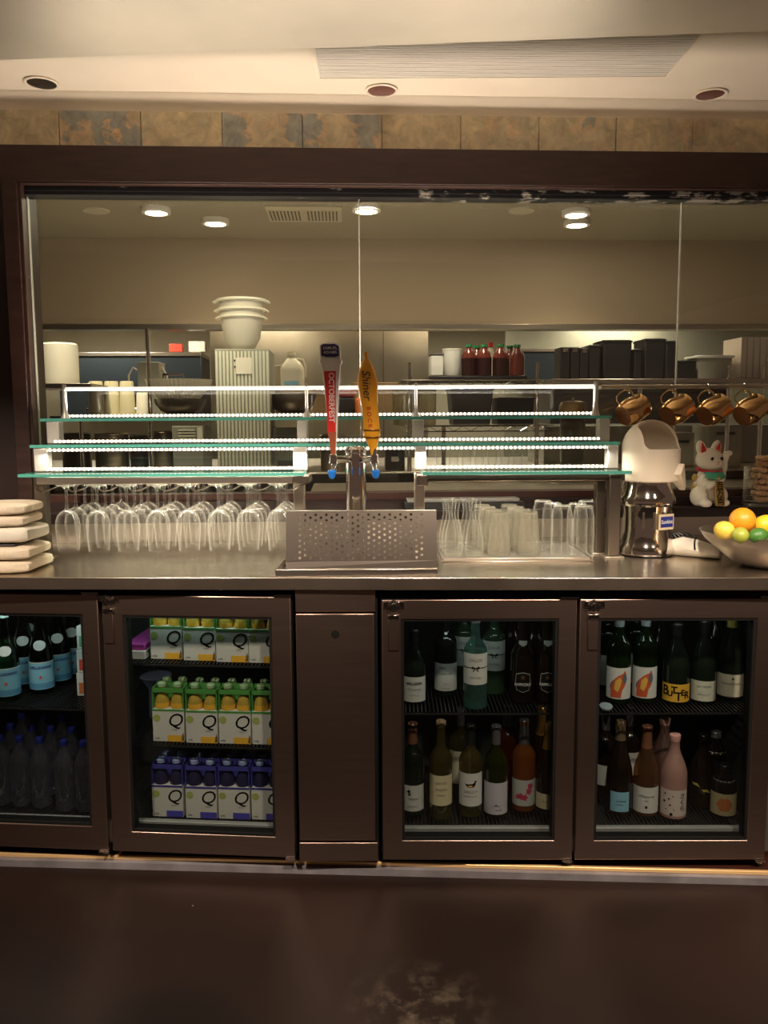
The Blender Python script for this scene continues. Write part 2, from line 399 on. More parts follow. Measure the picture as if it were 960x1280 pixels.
bp = nt.nodes.new('ShaderNodeBump'); bp.inputs['Strength'].default_value = .6; bp.inputs['Distance'].default_value = .006; nt.links.new(nf.outputs[0], bp.inputs['Height']); nt.links.new(bp.outputs[0], p.inputs['Normal'])
tb = MB()
for i in range(-3, 12):
    tb.box(TX0+i*TW+.0012, TX0+(i+1)*TW-.0012, -.018, .0, zt0, zt1)
struct('trim_2', tb, slate, K, bevel=.0015)
walld = mat('dark_brown_wall_paint', (.018,.007,.005), .45)
wl = MB().box(-3.2, XG, 0, .16, 0, 3.0); wl.box(XG, 2.6, 0, .16, zh0-.001, 3.0); wl.box(XG, 2.6, 0, .16, 0, 1.10)
struct('wall_back', wl, walld, K)
# wooden header and left casing
hd = MB().box(XL, 2.4, -.045, -.0005, zh0, zt0-.001)
hd.box(XI-.004, 2.4, -.036, -.001, zh0-.004, zh0)
hd.box(XL, XI, -.045, -.0005, 1.09, zh0); hd.box(XI, XI+.012, -.036, -.001, 1.09, zh0)
struct('trim_3', hd, darkwood, K, bevel=.003)
# window: black steel channel with flaked paint, panes, seams
m, nt, p = nm('flaked_black_metal')
tc = nt.nodes.new('ShaderNodeTexCoord'); mp = nt.nodes.new('ShaderNodeMapping'); mp.inputs['Scale'].default_value = (1,1,3); nt.links.new(tc.outputs['Object'], mp.inputs[0])
nz = nt.nodes.new('ShaderNodeTexNoise'); nz.inputs['Scale'].default_value = 9; nz.inputs['Detail'].default_value = 9; nz.inputs['Roughness'].default_value = .68; nt.links.new(mp.outputs[0], nz.inputs[0])
sx = nt.nodes.new('ShaderNodeSeparateXYZ'); nt.links.new(tc.outputs['Object'], sx.inputs[0])
mr = nt.nodes.new('ShaderNodeMapRange'); nt.links.new(sx.outputs[0], mr.inputs[0]); mr.inputs[1].default_value = -1.3; mr.inputs[2].default_value = 1.2; mr.inputs[3].default_value = -.09; mr.inputs[4].default_value = .075
ad = nt.nodes.new('ShaderNodeMath'); nt.links.new(nz.outputs[0], ad.inputs[0]); nt.links.new(mr.outputs[0], ad.inputs[1])
cr = nt.nodes.new('ShaderNodeValToRGB'); nt.links.new(ad.outputs[0], cr.inputs[0]); cr.color_ramp.elements[0].position = .57; cr.color_ramp.elements[0].color = (.008,.008,.009,1); cr.color_ramp.elements[1].position = .60; cr.color_ramp.elements[1].color = (.26,.23,.19,1)
nt.links.new(cr.outputs[0], p.inputs['Base Color']); p.inputs['Roughness'].default_value = .4
win = MB().box(XG, 2.4, .02, .09, zg1, zh0-.002); win.box(XG, 2.4, .008, .019, zg1+.012, zh0-.002)
win.box(XG+.0005, XG+.003, .02, .09, 1.10, zg1)
win = struct('window_1', win, m, K)
ZB = hit(480, 613, K, .06).z
XS1 = xat(449.5, .06, 1.9, K); XS2 = xat(848.5, .06, 1.9, K)
for x0, x1 in ((XG+.004, XS1-.0015), (XS1+.0015, XS2-.0015), (XS2+.0015, 2.39)):
    obj('pane', MB().box(x0, x1, .058, .066, ZB-.008, zg1+.004), pane_m, win)
seal = mat('pale_silicone_seam', (.42,.40,.33), .4)
for xs in (XS1, XS2): obj('seam', MB().box(xs-.0022, xs+.0022, .0565, .0675, ZB-.005, zg1+.002), seal, win)
obj('edge_bead', MB().box(XG-.001, XG+.005, .052, .070, ZB-.005, zg1), seal, win)
redsill = mat('red_brown_wood', (.050,.015,.010), .4)
obj('bottom_rail', MB().box(XG, 2.4, .03, .12, 1.1005, ZB-.006), redsill, win)
sill_z = hit(890, 634, K, -.09).z
struct('trim_4', MB().box(-1.42, 2.2, -.10, -.0005, sill_z-.036, sill_z), mat('black_ledge', (.012,.007,.006), .28, coat=.3), K, bevel=.003)

# ceiling
CZ = 2.585
ce = MB().box(-4, 4, -3.5, 3.6, CZ, CZ+.1)
struct('ceiling', ce, cream)
struct('trim_5', MB().prism([(-.0005, zt1), (-.012, zt1), (-.013, zt1+.022), (-.020, zt1+.034), (-.034, CZ-.008), (-.036, CZ-.0005), (-.0005, CZ-.0005)], -3, 3, 'x'), cream, K)
print('ZT', zt1, zt0, CZ)
# ribbed access panel
q0 = hitz(400, 94, CZ); q1 = hitz(829, 96, CZ)
ribm = mat('ribbed_grey_panel', (.58,.53,.46), .45, noise=.12, nscale=4, stretch=(1,30,1))
ap = thing('access_panel', 'pale grey ribbed access panel set in the cream ceiling behind the beam', 'ceiling panel', (q0.x, q0.y, CZ-.012))
pw_ = q1.x-q0.x; b = MB().box(0, pw_, -.75, 0, 0.004, .0115)
for i in range(46): b.box(.004, pw_-.004, -.75+.0163*i+.002, -.75+.0163*i+.0148, 0.0022, .004)
obj('ribbed_sheet', b, ribm, ap)
obj('frame', MB().box(-.014, 0, -.75, .012, .0, .0115).box(pw_, pw_+.004, -.75, .012, 0.001, .0115).box(0, pw_, .0, .004, .001, .0115), cream, ap)
# switched-off downlights over the bar
for (px, py), lab in zip(((52,103),(477,112),(888,117)), ('dark switched-off round ceiling downlight at the far left above the tiles', 'round ceiling downlight with a reddish inside, in front of the ribbed panel', 'round ceiling downlight with a pink-brown inside, right of the ribbed panel')):
    q = hitz(px, py, CZ)
    t = thing('ceiling_downlight', lab, 'light', (q.x, q.y, CZ-.007), group='switched-off downlights over the bar')
    obj('trim_ring', MB().lathe([(.058,.0065),(.060,.002),(.056,0),(.050,.001),(.049,.0065)], 32), cream, t)
    obj('reflector', MB().cyl(.049, .0035, .006, 32), mat('dark_reflector' if px < 100 else 'reddish_reflector', (.02,.015,.012) if px < 100 else (.20,.07,.06), .25, .6), t)
# big painted beam above the bar front
e0 = hitz(0, 76, 2.25); e1 = hitz(960, 40, 2.25)
m, nt, p = nm('pale_plaster_beam')
tc = nt.nodes.new('ShaderNodeTexCoord'); nz = nt.nodes.new('ShaderNodeTexNoise'); nz.inputs['Scale'].default_value = 3; nz.inputs['Detail'].default_value = 8; nt.links.new(tc.outputs['Object'], nz.inputs[0])
cr = nt.nodes.new('ShaderNodeValToRGB'); nt.links.new(nz.outputs[0], cr.inputs[0]); cr.color_ramp.elements[0].position = .3; cr.color_ramp.elements[0].color = (.48,.42,.32,1); cr.color_ramp.elements[1].position = .7; cr.color_ramp.elements[1].color = (.62,.53,.40,1)
nt.links.new(cr.outputs[0], p.inputs['Base Color']); p.inputs['Roughness'].default_value = .38; p.inputs['Metallic'].default_value = .35
dx = e1-e0; e0b = e0-dx*.5; e1b = e1+dx*.5
b = MB().prism([(e0b.x, e0b.y), (e1b.x, e1b.y), (e1b.x, e1b.y-.75), (e0b.x, e0b.y-.75)], 2.25, CZ-.0005, 'z')
struct('trim_6', b, m, bevel=.004)

# ================================================================== COUNTER
fl = CF @ Vector((-1.9, 0, 0)); fr_ = CF @ Vector((1.9, 0, 0)); bl_ = K @ Vector((-1.9, -.018, 0)); br_ = K @ Vector((1.9, -.018, 0))
ct = thing('steel_worktop', 'long brushed stainless steel bar worktop above the coolers', 'counter')
b = MB().prism([(fl.x, fl.y), (fr_.x, fr_.y), (br_.x, br_.y), (bl_.x, bl_.y)], ZC-.004, ZC, 'z')
d = Vector((0, .02, 0))
b.prism([(fl.x, fl.y), (fr_.x, fr_.y), (fr_.x, fr_.y+.02), (fl.x, fl.y+.02)], ZC-.038, ZC-.004, 'z')
obj('worktop_sheet', b, steelh, ct, bevel=.0025)
b = MB().box(-1.9, 1.9, -.016, -.001, ZC+.0005, sill_z-.037)
o = obj('backsplash', b, steel, ct); o.matrix_local = K

# ================================================================== COOLERS
DB = hit(480, 1075, RC, 0).z; DT = hit(700, 749, RC, 0).z
inner_m = mat('cooler_inner_wall', (.10,.10,.10), .35, .6)
dark_in = mat('cooler_dark_inner', (.035,.035,.035), .5, .2)
wire_m = mat('black_coated_wire', (.03,.03,.03), .3, .3)
sillw = mat('grey_threshold', (.42,.42,.42), .4, .3)
def lock(parent, x, z):
    lk = obj('lock', MB().cyl(.017, 0, .016, 20, Matrix.Translation((x, 0, z)) @ Matrix.Rotation(PI/2, 4, 'X')).cyl(.011, .016, .022, 20, Matrix.Translation((x, 0, z)) @ Matrix.Rotation(PI/2, 4, 'X')).box(x-.03, x+.032, -.006, -.0005, z-.006, z+.013), chrome, parent, bevel=.001)
    obj('latch_plate', MB().box(x-.016, x+.016, -.010, -.0005, z-.042, z-.026), chrome, lk, bevel=.002)
    obj('key_slot', MB().box(x-.0025, x+.0025, -.0235, -.022, z-.006, z+.006), ink, lk)
    obj('latch_strip', MB().box(x-.016, x+.014, -.006, -.0005, z-.135, z-.043), steeld, lk, bevel=.0015)
def door(parent, ox0, ox1, ix0, ix1, iz0, iz1, zb, zt, lockpx=None, handle=False):
    d = obj('door', MB().ring((ox0, ox1, zb, zt), (ix0, ix1, iz0, iz1), 0, .048), steeld, parent, bevel=.003)
    obj('gasket', MB().ring((ix0-.001, ix1+.001, iz0-.001, iz1+.001), (ix0+.007, ix1-.007, iz0+.007, iz1-.007), .004, .044), gasket, d)
    obj('glass_pane', MB().box(ix0+.006, ix1-.006, .012, .017, iz0+.006, iz1-.006), cpane_m, d)
    obj('hinge', MB().box(ox1-.05, ox1+.004, -.004, .03, zt+.0005, zt+.008), chrome, d)
    obj('hinge', MB().cyl(.010, -.002, .008, 12, Matrix.Translation((ox1-.012, .01, zb-.010))).box(ox1-.03, ox1, -.006, .03, zb-.005, zb-.0005), chrome, d)
    if lockpx: lock(d, *lockpx)
    return d
def cooler_body(root, x0, x1, zb, zt, depth, shelves, divs):
    # shell with an open front
    b = MB(); t = .02; y0 = .052
    b.box(x0, x0+t, y0, depth, zb, zt).box(x1-t, x1, y0, depth, zb, zt).box(x0+t, x1-t, y0, depth, zt-t, zt)
    b.box(x0+t, x1-t, depth-t, depth, zb+.055, zt-t)
    for dx_ in divs: b.box(dx_-.014, dx_+.014, y0, y0+.06, zb+.055, zt-t)
    obj('cabinet', b, inner_m, root)
    obj('cooler_floor', MB().box(x0+t, x1-t, y0+.03, depth-t, zb, zb+.035), dark_in, root)
    obj('threshold', MB().box(x0+t, x1-t, y0, y0+.020, zb, zb+.077), sillw, root, bevel=.002)
    for i, (sx0, sx1, z) in enumerate(shelves):
        w = MB(); n = int((sx1-sx0)/.0125)
        for k in range(n+1):
            x = sx0+.004+(sx1-sx0-.008)*k/n
            w.box(x-.0016, x+.0016, y0+.035, depth-t-.005, z-.004, z-.0008)
        for y in (y0+.033, (y0+depth)/2, depth-t-.008): w.box(sx0+.002, sx1-.002, y, y+.004, z-.010, z-.0045)
        obj('wire_shelf', w, wire_m, root)

# ---- left cooler
LC = thing('bottle_cooler', 'left stainless bar cooler with two glass doors, holding water bottles and tonic cartons', 'cooler', fr=L)
lz = lambda px, py: hit(px, py, L, 0)
d2l = xat(127, 0, .45, L); d2r = xat(369, 0, .45, L)
d2l = lz(133.5, 900).x; d2r = lz(366, 900).x; d1r = lz(128.5, 900).x
zb2 = lz(250, 1068).z; zt2 = lz(250, 745).z
i2l = lz(159, 900).x; i2r = lz(341, 900).x; i2b = lz(250, 1043).z; i2t = lz(250, 771).z
i1r = lz(108.5, 900).x; i1b = lz(60, 1031).z; i1t = lz(60, 768).z
LX0 = d1r-(d2r-d2l)-.01; 
door(LC, d2l, d2r, i2l, i2r, i2b, i2t, zb2, zt2, (d2l+.022, zt2-.014))
door(LC, d1r-(d2r-d2l), d1r, i1r-(i2r-i2l), i1r, i1b, i1t, zb2, zt2, (d1r-(d2r-d2l)+.022, zt2-.014))
SZ = [.125, .385, .650]; SZ1 = [.125, .497]
print('LEFT', d2l, d2r, d1r, zb2, zt2, i2l, i2r, i2b, i2t)
xm = (i1r+i2l)/2
cooler_body(LC, LX0, d2r-.046, zb2-.0, zt2, .58, [(xm+.02, d2r-.080, z) for z in SZ] + [(LX0+.025, xm-.02, z) for z in SZ1], [xm])
# ---- right cooler
RCo = thing('bottle_cooler', 'right stainless bar cooler with two glass doors, holding wine and beer bottles', 'cooler', fr=RC)
rz_ = lambda px, py: hit(px, py, RC, 0)
a0 = rz_(477.5, 900).x; a1 = rz_(718.5, 900).x; b0 = rz_(722, 900).x; b1 = b0+(a1-a0)
j0, j1 = rz_(502.5, 900).x, rz_(695.5, 900).x; k0, k1 = rz_(746, 900).x, rz_(940.5, 900).x
jb, jt = rz_(600, 1051).z, rz_(600, 774).z
door(RCo, a0, a1, j0, j1, jb, jt, DB, DT, (rz_(492, 760).x, DT-.018))
door(RCo, b0, b1, k0, k1, jb, jt, DB, DT, (rz_(742, 760).x, DT-.018))
RS = [.130, .500]
xm2 = (a1+b0)/2
cooler_body(RCo, a0-.004, b1+.035, DB, DT, .58, [(a0+.02, xm2-.018, z) for z in RS] + [(xm2+.018, b1+.012, z) for z in RS], [xm2])
print('RIGHT', a0, a1, b0, b1, DB, DT, jb, jt)
# ---- middle panel cabinet
x0, x1 = xat(370, 0, .5, RC), xat(474.5, 0, .5, RC)
x0 = rz_(371.5, 900).x; x1 = rz_(472.5, 900).x; zt_ = rz_(420, 738).z
MP = thing('utility_cabinet', 'narrow plain stainless cabinet between the two coolers, with a keyhole', 'cabinet', fr=RC)
obj('cabinet', MB().box(x0, x1, .0125, .06, DB, zt_).box(x0+.035, x1, .06, .55, DB, zt_), gasket, MP)
obj('top_panel', MB().box(x0, x1-.006, .002, .012, rz_(420, 765).z, zt_), steeld, MP, bevel=.0015)
obj('access_door', MB().box(x0+.001, x1-.010, -.004, .0115, rz_(420, 1050).z, rz_(420, 767).z), steeld, MP, bevel=.002)
obj('kick_panel', MB().box(x0, x1-.002, -.008, .0115, DB, rz_(420, 1052).z), steeld, MP, bevel=.002)
h = rz_(419, 792)
obj('keyhole', MB().cyl(.012, 0, .002, 20, Matrix.Translation((h.x, -.0042, h.z)) @ Matrix.Rotation(PI/2, 4, 'X')), ink, MP)
# ================================================================== COOLER CONTENTS
def bprof(kind, Rr, H):
    if kind == 'bordeaux': q = [(.0,0),(.88,0),(1,.015),(1,.60),(.95,.64),(.72,.69),(.46,.73),(.38,.77),(.37,.955),(.43,.96),(.43,.985),(.40,1),(0,1)]
    elif kind == 'burgundy': q = [(.0,0),(.88,0),(1,.015),(1,.45),(.96,.52),(.80,.60),(.58,.69),(.42,.77),(.37,.84),(.36,.955),(.42,.96),(.42,.985),(.4,1),(0,1)]
    elif kind == 'water': q = [(0,0),(.88,0),(1,.02),(1,.46),(.97,.50),(.80,.60),(.60,.70),(.44,.80),(.36,.87),(.34,.93),(.40,.935),(.40,.955),(.34,.96),(.34,1),(0,1)]
    elif kind == 'pet': q = [(0,.02),(.6,0),(.9,.01),(1,.04),(.97,.07),(1,.10),(.97,.13),(1,.16),(.96,.20),(.96,.24),(.98,.55),(1,.60),(.97,.66),(.8,.75),(.55,.83),(.38,.88),(.36,.93),(.36,1),(0,1)]
    elif kind == 'champ': q = [(0,0),(.9,0),(1,.015),(1,.40),(.95,.48),(.75,.60),(.52,.72),(.38,.82),(.35,.90),(.40,.93),(.36,.96),(.36,1),(0,1)]
    elif kind == 'sake': q = [(0,0),(.88,0),(1,.02),(1,.50),(.97,.56),(.80,.66),(.52,.76),(.38,.83),(.36,.95),(.40,.96),(.40,1),(0,1)]
    elif kind == 'beer': q = [(0,0),(.88,0),(1,.02),(1,.52),(.95,.57),(.70,.64),(.52,.72),(.47,.80),(.40,.92),(.44,.93),(.44,.97),(.40,1),(0,1)]
    elif kind == 'flask': q = [(0,0),(.9,0),(1,.03),(1,.62),(.96,.68),(.75,.76),(.45,.81),(.40,.85),(.40,1),(0,1)]
    elif kind == 'squat': q = [(0,0),(.9,0),(1,.03),(1,.55),(.97,.62),(.90,.70),(.60,.80),(.50,.84),(.45,.96),(.45,1),(0,1)]
    return [(r*Rr, z*H) for r, z in q]
def rad_at(pr, z):
    for (r0, z0), (r1, z1) in zip(pr[1:], pr[2:]):
        if z0 <= z <= z1 and z1 > z0: return r0+(r1-r0)*(z-z0)/(z1-z0)
    return pr[3][0]
NBOT = [0]
def bottle(label, px, pyb, z, fr, kind, Rr, H, glass, cap=None, rots=.7, group=None, cat='bottle', name='wine_bottle', y=None, n=24):
    """front bottom point of the bottle at pixel (px, pyb) on the shelf of height z (or at local depth y)"""
    if y is None:
        q = hitz(px, pyb, z, fr); yy = q.y + Rr
    else: yy = y + Rr
    xx = xat(px, yy, z+H*.3, fr)
    w = fr @ Vector((xx, yy, z)); a = math.atan2(fr[1][0], fr[0][0])
    rz = (-math.atan2(w.x, w.y))*rots - a
    t = thing(name, label, cat, (xx, yy, z), rz, fr, group)
    pr = bprof(kind, Rr, H)
    obj('glass_body' if kind != 'pet' else 'plastic_body', MB().lathe(pr, n), glass, t)
    if cap:
        cm, h0 = cap[0], cap[1]; r0 = max(rad_at(pr, h0*H+.001), pr[-2][0]) + .0012
        cn = cap[2] if len(cap) > 2 else 'cap'
        pts = [(rad_at(pr, zz)+.0010, zz) for zz in [H*(h0+(.999-h0)*k/5) for k in range(6)]]
        pts += [(pts[-1][0]*.9, H+.002), (0, H+.002)]
        obj(cn, MB().lathe(pts, 20), cm, t)
    t['_']=0; del t['_']
    return t, pr
cap_grey = mat('grey_capsule', (.36,.40,.42), .35, .3); cap_silver = mat('silver_screw_cap', (.5,.52,.52), .3, .8)
cap_brown = mat('brown_capsule', (.22,.09,.05), .4, .2); cap_gold = mat('gold_foil', (.55,.30,.07), .3, .8); cap_pink = mat('pink_cap', (.70,.36,.33), .5)
cap_yell = mat('yellow_capsule', (.36,.30,.06), .45); cap_blue = mat('deep_blue_cap', (.012,.018,.15), .35); cap_dgrey = mat('dark_grey_capsule', (.12,.11,.12), .35, .3)
whitelab = mat('white_label_paper', (.60,.59,.56), .7); creamlab = mat('cream_label_paper', (.60,.52,.33), .7); bluelab = mat('sky_blue_label_paper', (.22,.48,.62), .7)
lavlab = mat('pale_lavender_label_paper', (.50,.47,.52), .7); tanlab = mat('beige_label_paper', (.48,.44,.33), .7)

def cm(v): return v
# ---------- door 1: green water bottles
def water(label, px, pyb, y=None):
    t, pr = bottle(label, px, pyb, SZ1[1]+.0002, L, 'water', .0395, .285, greeng, (mat('pale_green_crown_cap', (.42,.55,.50), .4), .965), name='sparkling_water_bottle', y=y)
    lb = arc_label(.0395, .018, .112, 1.5, bluelab, t, 'front_label')
    cyl_text('S.PELLEGRINO', .0125, .0395+.0006, bluepaper, lb, .093, bold=.0004)
    b = arc_disc(.0395, .060, .006, .006, mat('red_star', (.6,.08,.05), .6), lb, 'red_star', poly=[((.008 if i % 2 == 0 else .0035)*sin(2*PI*i/10), (.008 if i % 2 == 0 else .0035)*cos(2*PI*i/10)) for i in range(10)])
    arc_label(.0402, .1085, .112, 1.5, whitelab, lb, 'label_edge')
    arc_label(.0402, .022, .040, 1.5, mat('mid_blue_print', (.10,.30,.50), .7), lb, 'label_band')
    nb = arc_disc(0, .168, .021, .0165, whitelab, t, 'neck_label', radf=lambda z: rad_at(pr, z))
    return t
water('green sparkling water bottle with blue label, front row at the left edge of the photo', 9, 878)
water('green sparkling water bottle with whole blue label and red star, second from the left', 52, 869)
water('green sparkling water bottle, mostly hidden between the two front blue-labelled bottles', 31, 862)
water('green sparkling water bottle behind the red-star bottle, its label half hidden', 74, 858)
water('green sparkling water bottle farthest back right, seen against the door frame', 92, 849)
water('green sparkling water bottle behind the left edge bottle, only its neck seen', 5, 862)
water('green sparkling water bottle in the back row with only cap and neck label seen', 38, 842)
# cartons at the right edge of door 1
for k, (z0, pyb, pyt, cmat) in enumerate(((.5,892,862,'r'),(.6,858,826,'w'),(.7,815,788,'g'))):
    q = hit(102, 893, L, .20); s_ = .0025
    zz = SZ1[1]+.0002+k*.080
    t = thing('drink_carton', ['small white and orange carton at the bottom of the stack by the right edge', 'small white and red carton in the middle of the stack of three', 'small white and green carton on top of the stack of three'][k], 'carton', (xat(106, .20, zz, L), .20, zz), 0, L)
    obj('box', MB().box(-.026, .026, 0, .06, 0, .078), whitelab, t, bevel=.001)
    obj('printed_panel', MB().box(-.018, .018, -.0008, -.0001, .008, .045), mat('print_'+cmat, {'r':(.55,.15,.05),'w':(.5,.05,.04),'g':(.12,.3,.15)}[cmat], .6), t)
# clear water bottles below
pets = [(3,1012,'at the left edge of the photo'),(27,1013,'second from the left'),(52,1015,'third from the left'),(82,1019,'fourth from the left'),(107,1020,'at the right end beside the door frame')]
for i, (px, py, w_) in enumerate(pets):
    t, pr = bottle('clear water bottle, blue cap, front row, '+w_, px, py-3, SZ1[0]+.0002, L, 'pet', .0325, .235, clearpet, (cap_blue, .93), name='water_bottle')
for i, (px, py, w_) in enumerate(((16,991,'at the left'),(42,993,'second from the left'),(66,995,'third from the left'),(92,997,'at the right end'))):
    bottle('clear plastic water bottle with blue cap, second row, '+w_, px, py, SZ1[0]+.0002, L, 'pet', .0325, .235, clearpet, (cap_blue, .93), name='water_bottle')
for i, (px, py, w_) in enumerate(((30,974,'at the left'),(56,976,'in the middle'),(80,978,'at the right'))):
    bottle('clear plastic water bottle with dark blue cap, third row, '+w_, px, py, SZ1[0]+.0002, L, 'pet', .0325, .235, clearpet, (cap_blue, .93), name='water_bottle')

# ---------- door 2: four-packs of tonic
limeg = mat('pale_lime_print', (.36,.42,.12), .6); greenp = mat('green_carton_print', (.08,.28,.06), .55); purp = mat('indigo_carton_print', (.05,.05,.30), .55)
amberb = mat('amber_drink_bottle', (.42,.29,.05), .25, coat=.5); darkb = mat('indigo_drink_bottle', (.02,.02,.06), .15, coat=.5)
def carton(label, px, pyb, z, kind, nb=4, y=None):
    q = hitz(px, pyb, z, L); yq = q.y if y is None else y
    u = .104; w2 = u/2-.0004; hb = .108
    t = thing('tonic_carton', label, 'carton', (xat(px, yq, z+.05, L), yq, z), 0, L)
    c = obj('carton_body', MB().box(-w2, w2, 0, .100, 0, hb), whitelab, t, bevel=.0012)
    edge = greenp if kind == 'g' else purp; acc = goldpaper if kind == 'g' else mat('violet_blue_print', (.07,.06,.42), .55)
    obj('printed_top_band', MB().box(-w2, w2, -.0009, -.0002, hb-.007, hb-.0002), edge, c)
    obj('accent_block', MB().box(-.004, w2-.001, -.0009, -.0002, .001, .022), acc, c)
    flat_text('Q', .062, ink, c, (.021, -.0008, .070), shear=.25, name='logo_letter')
    obj('logo_lime', MB().cyl(.012, 0, .0006, 20, Matrix.Translation((-w2+.014, -.0003, .078)) @ Matrix.Rotation(PI/2, 4, 'X')), limeg, c)
    flat_text('TONIC', .006, greyink, c, (.021, -.0008, .040), name='small_print')
    flat_text('4 PK', .008, greyink, c, (-w2+.014, -.0008, .010), name='pack_size', bold=.0003)
    if kind == 'g': obj('bottle_picture', MB().prism([(w2-.010,.004),(w2-.001,.004),(w2-.001,.022),(w2-.004,.032),(w2-.007,.022)], -.0012, -.0009, 'y'), mat('brown_print', (.16,.09,.02), .6), c)
    # open carrier top with handle and green band above the bottles
    hz = .176
    obj('carrier_top', MB().box(-w2, w2, .002, .005, .162, hz).box(-w2, w2, .046, .049, hb, hz+.008).box(-w2, -w2+.003, .002, .049, .108, hz).box(w2-.003, w2, .002, .049, .108, hz), edge, t)
    for k in range(nb):
        bx = -.026 + (k % 2)*.052; by = .025 + (k//2)*.050
        bb = obj('bottle', MB().lathe([(0,.10),(.0235,.10),(.0235,.128),(.018,.145),(.011,.160),(.0105,.176),(.013,.177),(.013,.186),(0,.188)], 16, Matrix.Translation((bx, by, 0))), amberb if kind == 'g' else darkb, t)
        obj('crown_cap', MB().lathe([(.0142,.1765),(.0142,.186),(.010,.190),(0,.1905)], 16, Matrix.Translation((bx, by, 0))), mat('pale_green_cap', (.30,.45,.25), .4) if kind == 'g' else mat('pale_blue_cap', (.25,.32,.55), .4), bb)
        if kind == 'g': obj('neck_label', MB().lathe([(.0242,.110),(.0242,.126)], 16, Matrix.Translation((bx, by, 0))), goldpaper, bb)
    return t
words = ['leftmost', 'second from the left', 'third from the left', 'rightmost']
for k in range(4):
    carton('white and gold tonic four-pack, top shelf, '+words[k], (207.5, 249, 290, 331)[k], (824,826,828,829)[k], SZ[2]+.0002, 'g')
    carton('white and green tonic four-pack with amber bottles, middle shelf, '+words[k], (210.5, 252, 293.5, 335)[k], (927,929,930,931)[k], SZ[1]+.0002, 'g')
    carton('white and indigo tonic four-pack, bottom shelf, '+words[k], (209.5, 251.5, 292.5, 334)[k], (1021,1023,1024,1025)[k], SZ[0]+.0002, 'p')
# magenta packet on the left of the top shelf
q = hitz(162, 812, SZ[2], L)
t = thing('flat_packet', 'magenta-topped white flat packet on the top shelf, left of the tonic four-packs', 'packet', (xat(168, .12, SZ[2]+.02, L), .12, SZ[2]+.0002), 0, L)
obj('tray', MB().box(-.035, .035, 0, .26, 0, .028), whitelab, t, bevel=.002)
obj('magenta_cover', MB().box(-.033, .033, .004, .256, .0285, .050), mat('magenta_plastic', (.60,.08,.45), .25), t, bevel=.004)
t = thing('shallow_dish', 'upturned pale violet shallow dish on the middle shelf behind the left four-pack', 'dish', (xat(196, .33, .5, L), .33, SZ[1]+.0002), 0, L)
obj('dish_body', MB().lathe([(0,0),(.03,0),(.028,.10),(.055,.145),(.052,.148),(0,.125)], 28), mat('pale_violet_plastic', (.28,.24,.34), .35), t)

# ---------- door 3, top shelf
z3 = RS[1]+.0002; z2 = RS[0]+.0002; G = RC
def lines(lb, rad, z, items):
    for s, dz, sz, k in items: cyl_text(s, sz, rad+.0006, k.get('m', greyink), lb, z+dz, k.get('a', 0), bold=k.get('b', 0), shear=k.get('s', 0), name=k.get('n', 'lettering'))
scr = 'scribble'
t, pr = bottle('dark wine bottle with white label and capsule in shadow, leftmost on the upper shelf', 517.5, 880, z3, G, 'burgundy', .0395, .235, darkg, (black, .84, 'capsule'))
lb = arc_label(.0395, .006, .088, 1.15, whitelab, t); lines(lb, .0395, 0, [('WILLSON', .066, .012, dict(m=ink, b=.0004)), ('Carneros', .047, .012, dict(s=.3)), ('Chardonnay', .028, .006, {})])
t, pr = bottle('dark wine bottle with silver cap and tall white label, second on the upper shelf', 557, 872, z3, G, 'bordeaux', .0375, .292, darkg, (cap_silver, .93, 'screw_cap'))
lb = arc_label(.0375, .022, .114, 1.3, whitelab, t); lines(lb, .0375, 0, [('Fume', .100, .010, dict(s=.3, a=-.35)), ('Sauvignon Blanc', .080, .008, dict(s=.3)), ('2016', .045, .007, {}), ('Napa Valley', .030, .006, {})])
def bow(lb, rad, z):
    m_ = ink
    ang_label = arc_label(rad+.0004, z-.0012, z+.0016, 1.25, m_, lb, 'ribbon')
    for s in (-1, 1):
        arc_disc(rad+.0006, z, 1, 1, m_, lb, 'bow_loop', poly=[(0,0),(s*.010,.006),(s*.014,.001),(s*.010,-.003)])
        arc_disc(rad+.0006, z, 1, 1, m_, lb, 'bow_tail', poly=[(0,0),(s*.006,-.011),(s*.009,-.010),(s*.003,0)])
def chloe(label, px, pyb, gm, y=None):
    t, pr = bottle(label, px, pyb, z3, G, 'bordeaux', .0375, .30, gm, (cap_silver, .91, 'screw_cap'))
    lb = arc_label(.0375, .082, .182, 1.35, whitelab, t); lines(lb, .0375, 0, [('CHLOE', .160, .013, dict(m=greyink)), ('Pinot Grigio', .105, .007, {})]); bow(lb, .0375, .136)
    return t
chloe('pale blue-green wine bottle with a white bow label, foremost on the upper shelf', 594, 888, ltblue)
chloe('pale green wine bottle with a bow label, half hidden behind the blue-green one', 617, 869, ltgreen)
chloe('pale green wine bottle behind the blue-green one at its left, label mostly hidden', 580, 862, ltgreen)
